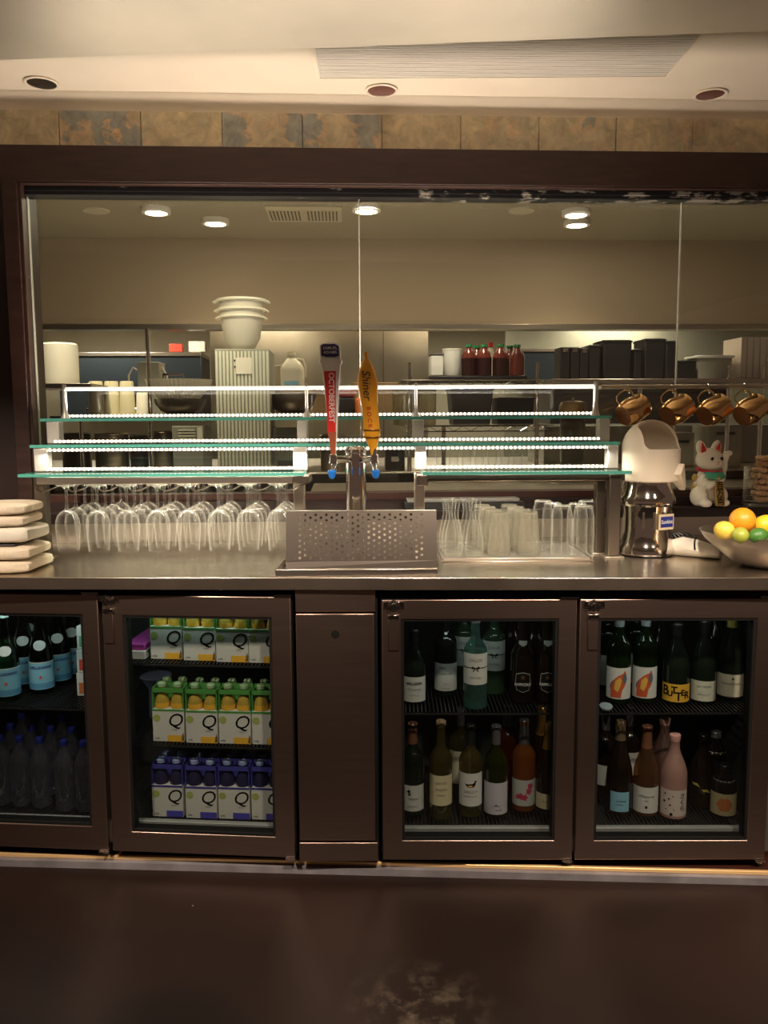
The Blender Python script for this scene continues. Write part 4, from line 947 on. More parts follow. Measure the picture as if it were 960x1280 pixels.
def on_handle(me, loc_px, loc_py, m_, nme):   # wraps the letters on the handle's front
    o = obj(nme, me, m_, hn2)
    for v in me.vertices:
        X0, Z0 = v.co.y, -v.co.x        # turned to read downwards
        z = pz(loc_py)+Z0; pyv = loc_py-Z0/u26
        for (p1, l1, r1), (p2, l2, r2) in zip(rows, rows[1:]):
            if p1 <= pyv <= p2: break
        t = min(1, max(0, (pyv-p1)/(p2-p1))); xl = l1+(l2-l1)*t; xr = r1+(r2-r1)*t
        hw_ = (xr-xl)/2*u26; cx = X((xl+xr)/2, 2.615, z+ZC)-txp; x = cx+X0-.004; q = max(-.95, min(.95, (x-cx)/hw_))
        v.co = (x, hy2-hw_*.62*math.sqrt(1-q*q)-.0008-v.co.z, z)
    return o
on_handle(text_mesh('Shiner', .036, bold=.0003, shear=.15), 0, 482, mat('dark_brown_print', (.06,.03,.02), .5), 'handle_lettering')
on_handle(text_mesh('BOCK', .019, bold=.0004, space=1.5), 0, 522, mat('red_print', (.55,.03,.01), .5), 'handle_lettering')
for py, xl, xr in ((538,453,475.7),(547,454.5,475)):
    z = pz(py); a_ = X(xl, 2.615, z+ZC)-txp; c_ = X(xr, 2.615, z+ZC)-txp; r_ = (c_-a_)/2
    obj('ring', MB().lathe([(r_, -.003), (r_+.0012, 0), (r_, .003)], 20, Matrix.Translation(((a_+c_)/2, hy2, z)) @ Matrix.Diagonal((1,.64,1,1))), gl_d, hn2)

# ------------------------------------------------------------------ glasses on the right tray
gx0, gx1 = X(549, 2.66, ZC), X(742, 2.66, ZC)
GT = thing('glass_tray', 'shallow steel tray with a ribbed mat under the carafes and tumblers', 'tray', ((gx0+gx1)/2, 2.655, ZC+.0003))
h_ = (gx1-gx0)/2
b = MB().box(-h_, h_, 0, .36, 0, .003)
b.box(-h_+.012, h_-.012, 0, .004, .003, .013).box(-h_+.012, h_-.012, .356, .36, .003, .013).box(-h_, -h_+.004, .012, .348, .003, .013).box(h_-.004, h_, .012, .348, .003, .013)
obj('tray', b, steel, GT, bevel=.0015)
b = MB()
for i in range(40): b.box(-h_+.01, h_-.01, .008+i*.0086, .012+i*.0086, .0035, .0095)
obj('ribbed_mat', b, mat('grey_rubber_mat', (.22,.20,.17), .6), GT)
zg = ZC+.0105
carp = [(0,.004),(.024,.002),(.028,0),(.029,.004),(.0300,.030),(.0290,.060),(.0245,.092),(.0175,.118),(.0160,.134),(.0185,.158),(.0215,.180),(.0205,.180)]
f1 = None
for c, (px, nm_) in enumerate(((567, 'left'), (593, 'right'))):
    for j in range(3):
        lab = 'clear glass carafe with flared neck, %s column, %s' % (nm_, ['foremost', 'in the middle', 'at the back'][j])
        loc = (X(px, 2.72, 1.0)+(-.004*j), 2.722+.075*j, zg)
        if f1 is None: f1 = thing('carafe', lab, 'carafe', loc, group='carafes on the steel tray'); obj('glass_body', MB().lathe(carp, 28), clear, f1); obj('thick_base', MB().lathe([(0,.0045),(.0255,.003),(.0262,.0135),(0,.0135)], 24), milkyg, f1)
        else: dup(f1, Matrix.Translation(loc), lab)
tp = [(.0375,0),(.0385,.002),(.0375,.030),(.0340,.090),(.0290,.142),(.0280,.146),(.010,.148),(0,.148)]
f1 = None
for c, (px, nm_) in enumerate(((624, 'left'), (661, 'right'))):
    for j in range(4):
        lab = 'hazy upturned tapered tumbler, %s column, %s' % (nm_, ['foremost', 'second from the front', 'third from the front', 'at the back'][j])
        loc = (X(px, 2.72, 1.0)-.010*j, 2.725+.0785*j, zg)
        if f1 is None: f1 = thing('tumbler', lab, 'tumbler', loc, group='upturned tumblers on the steel tray'); obj('glass_wall', MB().lathe(tp[:6], 28), milkyg, f1); obj('thick_base', MB().lathe([(0,.138),(.0285,.138),(.0290,.141),(.0280,.146),(0,.148)], 24), milkyg, f1)
        else: dup(f1, Matrix.Translation(loc), lab)
hp = [(.0335,0),(.0345,.003),(.0345,.120),(.0325,.140),(.0290,.155),(.0270,.162),(0,.163)]
f1 = None
for k, (px, yy, ws) in enumerate(((702, 2.73, 'front left of the six'), (729, 2.715, 'front right of the six, nearest the shelf leg'), (690, 2.815, 'middle left of the six'), (721, 2.80, 'middle right of the six'), (678, 2.90, 'back left of the six'), (733, 2.89, 'back right of the six'))):
    lab = 'tall clear upturned glass on the tray, '+ws; loc = (X(px, yy, 1.0), yy, zg)
    if f1 is None:
        f1 = thing('highball_glass', lab, 'glass', loc, group='upturned tall glasses on the steel tray')
        obj('glass_wall', MB().lathe(hp, 28), clear, f1); obj('rim', MB().lathe([(.0330,.0),(.0352,.001),(.0352,.004),(.0330,.005)], 28), clear, f1)
        obj('base_ring', MB().lathe([(.020,.1635),(.026,.1665),(.030,.163),(.0285,.157)], 28), clear, f1)
    else: dup(f1, Matrix.Translation(loc), lab)

# ------------------------------------------------------------------ citrus juicer
q = hitz(806, 700, ZC); jy = q.y+.130
JU = thing('citrus_juicer', 'chrome citrus juicer with white domed hood and blue sticker', 'juicer', (xat(807, jy, 1.0), jy, ZC+.0003))
s_ = upx(jy, 1.1); jp = [(36,0),(36,7),(33.5,12),(31,20),(29.5,30),(29.5,52),(30.5,60),(34,63),(34.5,68),(32,73),(29.5,82),(28.5,91),(0,92)]
obj('chrome_body', MB().lathe([(0,.004)]+[(r*s_, z*s_+.004) for r, z in jp], 48), chrome, JU)
obj('base_feet', MB().lathe([(0,0),(.085,0),(.088,.0035),(0,.0035)], 32), black, JU)
b = MB()
for k in range(7):
    a = -2.4+k*.42
    b.box(-.004, .004, -.0025, .0015, .095, .150, Matrix.Rotation(a+PI/2, 4, 'Z') @ Matrix.Translation((0, -29.8*s_, 0)))
obj('vent_slots', b, dsteel, JU); JU.children[-1]['kind'] = 'stuff'
jl = obj('sticker', MB().box(-.034, .034, -.0008, 0, -.026, .026), creampaper, JU, loc=(.043, -29.9*s_*.84-.006, .118), rot=(0, 0, R(28)))
obj('sticker_panel', MB().box(-.026, .030, -.0014, -.0009, -.018, .018), mat('navy_sticker', (.02,.03,.22), .4), jl)
flat_text('Sunkist', .018, whitelab, jl, (.002, -.0018, 0), bold=.0003)
hr = 35*s_; hz0 = 91*s_+.006; hs = 40*s_; hd_ = 34*s_
op = [(hr*.96, hz0-.004), (hr, hz0), (hr, hz0+hs)] + [(hr*cos(t), hz0+hs+hd_*sin(t)) for t in [PI/2*k/12 for k in range(1, 13)]]
ip = [(max(0, r-.006), z-.006 if z > hz0+hs else z) for r, z in op][::-1]
hb_ = MB().lathe(op+ip+[op[0]], 56)
hm = hb_.mesh('h'); ho = bpy.data.objects.new('h', hm); COL.objects.link(ho)
cb = MB().box(-.060, .16, -.20, -.006, hz0+hs-.004, hz0+hs+.3); co = bpy.data.objects.new('c', cb.mesh('c')); COL.objects.link(co)
bv = co.modifiers.new('b', 'BEVEL'); bv.width = .022; bv.segments = 6
bo = ho.modifiers.new('x', 'BOOLEAN'); bo.object = co; bo.operation = 'DIFFERENCE'; bo.solver = 'EXACT'
hmesh = evaluated(ho, 'hood'); bpy.data.objects.remove(co); hmesh.set_sharp_from_angle(angle=R(40))
ivory = mat('ivory_plastic', (.88,.79,.64), .35)
hood = obj('hood', hmesh, ivory, JU, loc=(.010, 0, 0), rot=(0, 0, R(8)))
# spout
Ms = Matrix.Translation((.078, -.058, hz0+.026)) @ Matrix.Rotation(R(48), 4, 'Z') @ Matrix.Rotation(R(42), 4, 'Y')
b = MB().add([(-.02,-.026,-.022),(-.02,.026,-.022),(-.02,.026,.026),(-.02,-.026,.026),(.080,-.011,-.012),(.080,.011,-.012),(.080,.008,.008),(.080,-.008,.008)], [(0,1,2,3),(4,7,6,5),(0,4,5,1),(1,5,6,2),(2,6,7,3),(3,7,4,0)], Ms)
sp_ = obj('spout', b, ivory, JU, bevel=.004)
obj('spout_hole', MB().cyl(.0065, 0, .0015, 14, Ms @ Matrix.Translation((.0795, 0, -.002)) @ Matrix.Rotation(PI/2, 4, 'Y')), ink, sp_)

# ------------------------------------------------------------------ lucky cat on the ledge
cw_ = hit(886, 632, K, -.065)
CT = thing('beckoning_cat_figurine', 'white beckoning cat figurine with red ears, green bib and gold plaque', 'cat figurine', (cw_.x, -.052, sill_z+.0003), R(14), K)
B = [((0,.012,.070),(.056,.046,.062)), ((0,.004,.105),(.046,.040,.050)), ((0,0,.182),(.056,.046,.045)), ((0,-.012,.172),(.046,.042,.034)),
     ((-.046,-.006,.040),(.030,.040,.040)), ((.046,-.006,.040),(.030,.040,.040)), ((-.040,-.040,.016),(.022,.030,.016)), ((.040,-.040,.016),(.022,.030,.016)),
     ((-.040,-.018,.100),(.022,.024,.034), .5, 'X'), ((-.022,-.044,.088),(.026,.015,.015), -.5, 'Y'), ((.050,-.010,.120),(.018,.020,.034)), ((.060,-.010,.155),(.014,.016,.034)), ((.064,-.014,.192),(.013,.015,.022)), ((.074,-.022,.206),(.015,.012,.011)),
     ((-.034,.006,.224),(.022,.013,.034), -.35, 'Y'), ((.034,.006,.224),(.022,.013,.034), .35, 'Y')]
porc = mat('cream_white_porcelain', (.90,.86,.74), .22, coat=.4, noise=.0)
cb_ = obj('body', blob(B, .0035, 5), porc, CT)
redc = mat('red_glaze', (.62,.02,.04), .3); gr = mat('turquoise_bib', (.10,.48,.32), .4); goldp = mat('gold_plaque', (.50,.33,.10), .35, .4)
for s in (-1, 1):
    obj('inner_ear', MB().add([(-.016,0,-.016),(.016,0,-.016),(0,-.001,.028),(0,-.010,-.010)], [(0,1,3),(1,2,3),(2,0,3),(0,2,1)], Matrix.Translation((s*.034, -.0095, .224)) @ Matrix.Rotation(s*.30, 4, 'Y')), redc, CT)
    obj('eye', MB().ball((s*.021, -.0445, .186), .0065, .004, .0068, 14), ink, CT)
    obj('iris', MB().lathe([(.0062,0),(.0078,.0005),(.0078,.0015),(.0062,.002)], 16, Matrix.Translation((s*.021, -.0455, .186)) @ Matrix.Rotation(PI/2, 4, 'X')), mat('green_iris', (.12,.22,.08), .3), CT)
obj('nose', MB().ball((0, -.0535, .172), .004, .003, .003, 10), mat('pink_nose', (.65,.25,.2), .4), CT)
for s in (-1, 1): obj('mouth_line', MB().tube([(0,-.0545,.168),(s*.004,-.0542,.164),(s*.009,-.052,.165)], .0007, 6), mat('pink_nose', (.65,.25,.2)), CT)
obj('collar', MB().lathe([(.044,-.005),(.048,-.004),(.048,.005),(.044,.006)], 36, Matrix.Translation((0, -.004, .142)) @ Matrix.Rotation(.15, 4, 'X') @ Matrix.Diagonal((1,.98,1,1))), redc, CT)
vs = []; fs = []
for j in range(5):
    for i in range(13):
        a = -1.05+2.1*i/12; r_ = .050+.003*j; wob = .0025*sin(i*PI)* (j/4)
        vs.append((r_*sin(a), -.004-r_*.97*cos(a), .136-.0075*j*(1-.35*abs(a))+wob))
for j in range(4):
    for i in range(12): fs.append((j*13+i, j*13+i+1, (j+1)*13+i+1, (j+1)*13+i))
o = obj('bib', MB().add(vs, fs), gr, CT); so = o.modifiers.new('s', 'SOLIDIFY'); so.thickness = .003
obj('bell', MB().ball((0, -.060, .112), .008, n=14), goldp, CT)
pq = obj('plaque', MB().prism([(-.019,0),(.019,0),(.021,.050),(.019,.088),(.012,.094),(-.012,.094),(-.019,.088),(-.021,.050)], -.005, .005, 'y'), goldp, CT, loc=(.006, -.066, .006), rot=(R(-8), 0, 0), bevel=.0015)
for ch, z in (('\u767e', .076), ('\u4e07', .048), ('\u4e21', .018)): flat_text(ch, .032, ink, pq, (0, -.0056, z), bold=.0006)
for c_, r_ in (((-.050,.012,.070),(.012,.022,.022)), ((-.046,.020,.110),(.010,.014,.016))): obj('gold_patch', MB().ball(c_, *r_, n=16), mat('ochre_glaze', (.45,.30,.08), .3), CT)
obj('foot_toes', MB().tube([(-.048,-.0695,.012),(-.048,-.0705,.018)], .0006, 5), redc, CT)

# ------------------------------------------------------------------ jar of corks
jx = hit(960, 632, K, -.05); JC = thing('cork_jar', 'clear glass jar filled with wine corks at the right edge', 'jar', (jx.x, -.030, sill_z+.0003), 0, K)
jr = jx.x - xat(931.5, -.03, sill_z+.05, K)
jprof = [(0,.006),(jr*.90,.004),(jr*.95,0),(jr*1.04,.004),(jr,.012),(jr,.150),(jr-.003,.150),(jr-.003,.016),(0,.012)]
obj('glass_wall', MB().lathe(jprof, 36), clear, JC)
corkm = mat('natural_cork', (.46,.27,.14), .85, noise=.25, nscale=120, bump=.3)
proto = None; nC = 0
jw = K @ Vector((jx.x, -.030, sill_z))
for lay in range(8):
    zc = .025 + lay*.0228
    al = lay % 2
    offs = [(-.0285+.0235*i) for i in range(4)] if lay < 6 else [-.024, .004] if lay == 6 else [-.018]
    for i, o_ in enumerate(offs):
        half = math.sqrt(max(0, (jr-.006)**2-(abs(o_)+.011)**2)); n_ = 2 if half > .041 else 1
        for k in range(n_):
            t_ = ((k-.5)*.0415 if n_ == 2 else 0)
            x, y = (t_, o_) if al == 0 else (o_, t_)
            ax = 'Y' if al == 0 else 'X'
            M = Matrix.Translation(jw + Vector((x, y, zc))) @ Matrix.Rotation(random.uniform(-.5,.5) + (0 if lay < 6 else .4), 4, 'Z') @ Matrix.Rotation(PI/2 + (random.uniform(-.16,.16) if lay < 6 else random.uniform(-.3,.3)), 4, ax)
            if proto is None:
                proto = obj('wine_cork', MB().cyl(.0108, -.020, .020, 16), corkm, bevel=.001); proto.matrix_world = M
                tag(proto, 'natural wine cork in the pile filling the clear jar', 'cork', 'corks in the glass jar')
            else:
                c_ = proto.copy(); COL.objects.link(c_); c_.matrix_world = M
            nC += 1

# ------------------------------------------------------------------ copper mugs on their rail
my = 2.98; mz = hit(850, 483, W, my).z
MR = thing('mug_rail', 'horizontal steel rail with hooks carrying the hammered copper mugs', 'rail', (X(752, my, mz), my, mz))
obj('rail', MB().tube([(0,0,0), (1.05,0,0)], .0075, 12), steel, MR)
cop = mat('hammered_copper', (.84,.54,.24), .13, 1, bump=.25, nscale=38); brass = mat('brass_wire', (.75,.55,.28), .25, 1); copi = mat('copper_bottom', (.30,.13,.06), .3, 1)
mp_ = [(0,0),(.036,.0),(.040,.004),(.047,.030),(.0475,.050),(.044,.075),(.043,.088),(.045,.092),(.043,.094),(.041,.088),(.042,.074),(.0455,.050),(.045,.030),(.038,.007),(0,.005)]
mfirst = None
mw = ['leftmost, its lit base toward the left', 'second from the left', 'third from the left', 'rightmost, cut by the photo edge']
for k, px in enumerate((791, 846, 892, 938)):
    c = Vector((X(px, 2.93, mz-.075), 2.93, hit(px, 513, W, 2.93).z))
    hxk = c.x-.004; hk = Vector((hxk, my, mz))
    obj('hook', MB().tube([hk+Vector((0,.000,.0095))-Vector(MR.location), hk+Vector((0,-.010,.006))-Vector(MR.location), hk+Vector((0,-.0125,-.006))-Vector(MR.location), hk+Vector((0,-.012,-.020))-Vector(MR.location), hk+Vector((0,-.018,-.026))-Vector(MR.location), hk+Vector((0,-.024,-.022))-Vector(MR.location)], .002, 7), chrome, MR)
    ax = Vector((-.80, -.40, -.42)).normalized()      # from mouth to base
    # mouth up-right, base toward lower left
    zax = -ax; up_ = Vector((-.25, .1, 1)); xax = (up_ - zax*up_.dot(zax)).normalized(); yax = zax.cross(xax)
    M = Matrix((( xax.x, yax.x, zax.x, c.x), (xax.y, yax.y, zax.y, c.y), (xax.z, yax.z, zax.z, c.z), (0,0,0,1))) @ Matrix.Translation((0, 0, -.047))
    lab = 'hammered copper mug hanging from the rail, '+mw[k]
    if mfirst is None:
        mfirst = thing('copper_mug', lab, 'mug', group='copper mugs hanging from the rail'); mfirst.matrix_world = M
        obj('cup', MB().lathe(mp_, 36), cop, mfirst)
        obj('base_disc', MB().lathe([(0,-.0006),(.0355,-.0006),(.0355,-.0001)], 30), copi, mfirst)
        obj('handle', MB().tube([(.040,0,.012), (.056,0,.004), (.070,0,.010), (.0765,0,.030), (.076,0,.052), (.068,0,.072), (.056,0,.080), (.042,0,.078)], .0028, 8), brass, mfirst)
    else: dup(mfirst, M, lab)

# ------------------------------------------------------------------ fruit bowl
bq = hitz(962, 713, ZC); byc = bq.y+.075; bxc = xat(962, byc, 1.05)
BW = thing('fruit_bowl', 'wide brushed steel bowl of citrus fruit at the right end of the worktop', 'bowl', (bxc, byc, ZC+.0003))
rw = bxc-xat(880, byc, 1.05); bh = .108
bp_ = [(0,.001),(.055,0),(.075,.003),(.110,.018),(.150,.050),(rw-.014,.085),(rw,bh),(rw+.002,bh+.001),(rw-.003,bh+.002),(rw-.018,.087),(.147,.053),(.107,.021),(.07,.006),(0,.004)]
obj('bowl_body', MB().lathe(bp_, 56), bowls, BW)
def fruit(name, lab, cat, px, py, dpx, yoff, col, elong=1.0, rot=0, rough=.4):
    y = byc+yoff; u = upx(y, 1.06); c = hit(px, py, W, y); r_ = dpx/2*u
    t = thing(name, lab, cat, (c.x, c.y, c.z))
    m_ = mat(name+'_skin_'+str(int(col[0]*99))+str(int(col[1]*99)), col, rough, bump=.25, nscale=180, noise=.08)
    n = 24; prof = []
    for k in range(13):
        a = PI*k/12; rr_ = r_*sin(a); z = -r_*elong*cos(a)
        if elong > 1.1 and k in (0, 12): z *= 1.06
        prof.append((rr_, z))
    M = Matrix.Rotation(rot, 4, 'Z') @ Matrix.Rotation(R(80) if elong > 1.05 else .3, 4, 'Y')
    obj('flesh', MB().lathe(prof, n, M), m_, t)
    obj('stem_end', MB().cyl(r_*.09, r_*elong*1.0, r_*elong*1.02+.001, 8, M), mat('stem_green', (.10,.11,.03), .7), t)
    return t
fruit('orange', 'large orange on top of the fruit pile in the steel bowl', 'orange', 928, 650.5, 32, -.085, (.85,.33,.02))
fruit('lemon', 'pale yellow lemon at the left edge of the fruit bowl', 'lemon', 905.5, 663, 23.5, -.100, (.80,.56,.08), 1.08, 2.6)
fruit('lime', 'yellow-green lime below the orange in the fruit bowl', 'lime', 925.5, 669, 20.5, -.145, (.34,.38,.05), 1.06, 1.5)
fruit('lime', 'dark green lime right of the yellow-green one in the bowl', 'lime', 947.5, 669.5, 19.5, -.150, (.06,.18,.03), 1.28, .15)
fruit('lemon', 'bright yellow lemon behind the dark green lime, cut by the photo edge', 'lemon', 957, 656, 25, -.070, (.85,.55,.03), 1.2, .1)
fruit('orange', 'orange deeper in the bowl beneath the top orange', 'orange', 935, 679, 34, -.03, (.80,.34,.03))
fruit('lemon', 'lemon at the back of the bowl beneath the pile', 'lemon', 915, 676, 25, -.03, (.80,.52,.06), 1.1, .6)

# ------------------------------------------------------------------ towels
def towel(name, lab, x0, x1, y0, y1, z0, z1, m_, folds=2, seed=0, fr=W):
    """folded cloth: stacked rounded layers with a soft, uneven surface"""
    rnd = random.Random(seed); t = thing(name, lab, 'towel', ((x0+x1)/2, (y0+y1)/2, z0), 0, fr)
    hx_, hy_, H = (x1-x0)/2, (y1-y0)/2, (z1-z0)
    for k in range(folds):
        a, b2 = H*k/folds, H*(k+1)/folds; mid = (a+b2)/2; th = (b2-a)/2*.98
        vs = []; fs = []; nu, nv = 24, 12
        ph = [rnd.uniform(0, 6) for _ in range(6)]
        for j in range(nv+1):
            t_ = PI*j/nv
            for i in range(nu):
                an = 2*PI*i/nu; sx = math.copysign(abs(cos(an))**.28, cos(an)); sy = math.copysign(abs(sin(an))**.28, sin(an))
                rr_ = sin(t_)**.30; wx = 1+.02*sin(3*an+ph[0])+.015*sin(7*an+ph[1]); 
                z = mid-th*math.copysign(abs(cos(t_))**.55, cos(t_))
                if j in (0,): z = mid-th
                z += .0025*sin(4*sx*rr_+ph[2])*sin(3*sy+ph[3])*(1 if k == folds-1 and j > nv/2 else .0)
                vs.append((hx_*sx*rr_*wx, hy_*sy*rr_*wx, z))
        for j in range(nv):
            for i in range(nu): fs.append((j*nu+i, j*nu+(i+1) % nu, (j+1)*nu+(i+1) % nu, (j+1)*nu+i))
        obj('cloth_fold', MB().add(vs, fs), m_, t)
    return t
cloth = mat('cream_terry_cloth', (.72,.62,.48), .9, bump=.6, nscale=160, noise=.06); cloth2 = mat('white_cotton_cloth', (.74,.70,.60), .9, bump=.4, nscale=140)
xr = X(46, 2.55, 1.0); 
towel('folded_towel', 'cream folded towel at the bottom of the stack at the left end of the worktop', xr-.34, xr+.004, 2.475, 2.69, ZC+.0003, ZC+.082, cloth, 2, 1)
nz_ = thing('black_napkin', 'thin black folded napkin lying between the bottom and middle towels', 'napkin', (xr-.18, 2.62, ZC+.0828))
obj('cloth_fold', MB().box(-.15, .135, -.115, .065, 0, .006), black, nz_, bevel=.002)
towel('folded_towel', 'white folded towel in the middle of the stack, above the black napkin', xr-.34, xr-.004, 2.50, 2.69, ZC+.0892, ZC+.142, cloth2, 1, 2)
towel('folded_towel', 'cream folded towel on top of the stack at the left end', xr-.36, xr-.02, 2.50, 2.69, ZC+.1404, ZC+.212, cloth, 2, 5)
# napkin and cord right of the juicer
nq = hitz(868, 699, ZC)
vs = []; fs = []; n = 14
sec = [(-.055,.004,.020),(-.02,.052,.030),(.03,.058,.030),(.060,.040,.022)]
NP = thing('rolled_napkin', 'white rolled napkin with a dark stripe lying between juicer and fruit bowl', 'napkin', (nq.x+.022, nq.y+.05, ZC+.0003), R(-32))
for (x, wd, ht) in ((-.085,.012,.050),(-.045,.040,.064),(0,.050,.058),(.05,.048,.044),(.080,.038,.030)):
    for i in range(n):
        a = 2*PI*i/n; vs.append((x, wd*cos(a), max(0, ht*.5+ht*.5*sin(a))))
for j in range(4):
    for i in range(n): fs.append((j*n+i, j*n+(i+1) % n, (j+1)*n+(i+1) % n, (j+1)*n+i))
fs += [tuple(range(n)), tuple(4*n+i for i in range(n))]
obj('cloth_roll', MB().add(vs, fs), cloth2, NP)
b = MB(); b.tube([(-.012+.02*i/10, .0515*cos(a), max(.001, .030+.0325*sin(a))) for i, a in enumerate([PI*k/10 for k in range(11)])], .0028, 6)
obj('dark_stripe', b, ink, NP)
obj('end_opening', MB().cyl(.5, 0, .0012, 16, Matrix.Translation((.0752, 0, .012)) @ Matrix.Rotation(PI/2, 4, 'Y') @ Matrix.Diagonal((.016,.05,1,1))), mat('dark_fold', (.12,.09,.07), .9), NP)
cq = hitz(850, 692, ZC)
CB = thing('power_cord', 'black looped cord bundle right beside the juicer base', 'cord', (cq.x, cq.y+.03, ZC+.0003))
for k in range(5):
    r1 = .042+.003*k; b = MB(); b.tube([(r1*.55*cos(a)+.012*k-.02, (.030+.002*k)*sin(a)*.6+.004*k, .034+.028*sin(a+.6*k*.2)+.0) for a in [2*PI*i/24 for i in range(24)]], .0032, 8, closed=True)
    obj('cord_loop', b, black, CB)
# ================================================================== KITCHEN BEHIND THE GLASS
kx = lambda px, y, z: xat(px, y, z, K)
kz = lambda py, y, px=480: hit(px, py, K, y).z
KY = 2.30                                   # soffit face
KC = kz(299, KY)                            # kitchen ceiling height
KS0 = kz(405, KY); KS1 = kz(412, KY)
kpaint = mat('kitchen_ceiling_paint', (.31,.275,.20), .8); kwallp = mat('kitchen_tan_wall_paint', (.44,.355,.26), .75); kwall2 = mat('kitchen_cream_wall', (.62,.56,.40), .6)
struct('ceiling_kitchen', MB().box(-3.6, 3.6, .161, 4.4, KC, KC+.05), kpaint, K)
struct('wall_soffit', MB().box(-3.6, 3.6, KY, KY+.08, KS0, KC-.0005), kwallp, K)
struct('trim_7', MB().box(-3.6, 3.6, KY-.012, KY+.10, KS1, KS0-.0005), steel, K, bevel=.003)
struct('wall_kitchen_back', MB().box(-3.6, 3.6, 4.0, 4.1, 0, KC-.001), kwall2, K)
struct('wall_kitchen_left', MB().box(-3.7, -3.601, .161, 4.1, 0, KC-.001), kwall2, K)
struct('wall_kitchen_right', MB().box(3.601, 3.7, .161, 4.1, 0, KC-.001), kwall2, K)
hoodst = mat('hood_steel', (.42,.38,.30), .30, 1, noise=.15, nscale=3)
bluesteel = mat('dark_blue_grey_equipment', (.022,.032,.040), .4, .4)
def kt(name, label, cat, px, yl, z, group=None, rz=0):
    t = thing(name, label, cat, (kx(px, yl, z+.03), yl, z), rz, K, group); return t
def U_(yl, z=1.3): return upx(yl, z, K)
# exhaust hood & line behind
hx0, hx1 = kx(424, 2.75, 1.8), kx(537, 2.75, 1.8)
t = kt('steel_wall_panel', 'tall stainless panel behind the beer taps reflecting the kitchen lights', 'panel', 480, 2.80, 1.0)
w_ = (hx1-hx0)/2
obj('panel_sheet', MB().box(-w_, w_, 0, .02, 0, 1.25), hoodst, t); obj('seam_strip', MB().box(-.004, .004, -.003, -.0005, .2, 1.25), dsteel, t)
t = kt('steel_wall_panel', 'stainless panel between the colander stack and the taller panel', 'panel', 350, 2.90, 1.0)
w_ = (kx(432, 2.9, 1.7)-kx(265, 2.9, 1.7))/2
obj('panel_sheet', MB().box(-w_, w_*.95, 0, .02, 0, 1.2), hoodst, t)
t = kt('steel_wall_panel', 'wide grey steel panel behind the black bins on the right', 'panel', 800, 3.10, 1.0)
w_ = (kx(1000, 3.1, 1.7)-kx(660, 3.1, 1.7))/2
obj('panel_sheet', MB().box(-w_, w_, 0, .02, 0, kz(410, 3.1)-1.0+.3), mat('grey_green_steel', (.30,.29,.22), .45, .8), t)
# salamander / dark blue equipment left
t = kt('wall_oven', 'dark blue-grey oven unit on the back wall at the left', 'oven', 165, 2.95, kz(520, 2.95))
w_ = (kx(268, 2.95, 1.6)-kx(90, 2.95, 1.6))/2; h0 = kz(445, 2.95)-kz(520, 2.95)
obj('oven_body', MB().box(-w_, w_, 0, .4, 0, h0), bluesteel, t, bevel=.005); obj('top_trim', MB().box(-w_, w_, -.01, .4, h0+.001, h0+.03), steel, t, bevel=.003)
obj('oven_handle', MB().tube([(-w_*.6, -.012, .05), (-w_*.6, -.05, .06), (w_*.3, -.05, .06), (w_*.3, -.012, .05)], .008, 8), chrome, t)
t = kt('wall_oven', 'dark blue-grey cooking unit on the back wall behind the black bins', 'oven', 680, 2.95, kz(480, 2.95))
w_ = (kx(722, 2.95, 1.6)-kx(655, 2.95, 1.6))/2; h0 = kz(440, 2.95)-kz(480, 2.95)
obj('oven_body', MB().box(-w_, w_, 0, .4, 0, h0), bluesteel, t, bevel=.005); obj('top_trim', MB().box(-w_, w_, -.01, .4, h0+.001, h0+.02), steel, t)
# pass counter and near steel ledge
lt = kz(613.5, .17)
lg = thing('steel_ledge', 'low stainless ledge inside the kitchen along the window', 'counter', (0, .165, lt-.45), 0, K)
obj('top_sheet', MB().box(kx(388, .17, lt), 2.6, 0, .45, .44, .45), steel, lg, bevel=.002); obj('front_apron', MB().box(kx(388, .17, lt), 2.6, .005, .02, .45-lt, .4395), dsteel, lg)
PY0 = .80; PZ = kz(590, PY0)
pc = thing('pass_counter', 'stainless kitchen counter behind the ledge carrying pots and containers', 'counter', (0, PY0, PZ-.30), 0, K)
obj('top_sheet', MB().box(-2.2, 2.8, 0, 1.5, .29, .30), steel, pc, bevel=.002); obj('dark_cabinet', MB().box(-2.2, 2.8, .05, 1.45, .30-PZ, .289), mat('kitchen_dark_base', (.03,.025,.02), .5), pc)
# shelves
zA = kz(474.5, .80); zB = kz(518, .85)
def kshelf(label, p0, p1, y0, y1, z, posts, mt=steel, th=.02, wire=False):
    x0, x1 = kx(p0, y0, z), kx(p1, y0, z); xm_ = (x0+x1)/2; w_ = (x1-x0)/2
    t = thing('kitchen_shelf', label, 'shelf', (xm_, y0, PZ+.0005), 0, K); dz = z-PZ
    if wire:
        b = MB()
        for i in range(int((y1-y0)/.02)): b.box(-w_, w_, .004+i*.02, .007+i*.02, dz-.004, dz-.001)
        obj('wire_deck', b, chrome, t)
        b = MB().tube([(-w_, 0, dz-.004), (w_, 0, dz-.004)], .0035, 6); b.tube([(-w_, 0, dz-.030), (w_, 0, dz-.030)], .003, 6)
        n = int(2*w_/.04); b.tube([(-w_+2*w_*i/n, 0, dz-.005 if i % 2 else dz-.029) for i in range(n+1)], .0022, 5)
        obj('zigzag_edge', b, chrome, t)
    else: obj('shelf_board', MB().box(-w_, w_, 0, y1-y0, dz-th, dz), mt, t, bevel=.002)
    for p_, top in posts:
        x = kx(p_, y0, 1.45)-xm_
        obj('post', MB().cyl(.011, .0, top-PZ, 12, Matrix.Translation((x, .012, 0))), chrome, t)
    return t
kshelf('dark shelf at the left edge of the kitchen under the white paper stacks', 30, 113, .62, .95, kz(478, .62), [(35, 1.55)], dsteel)
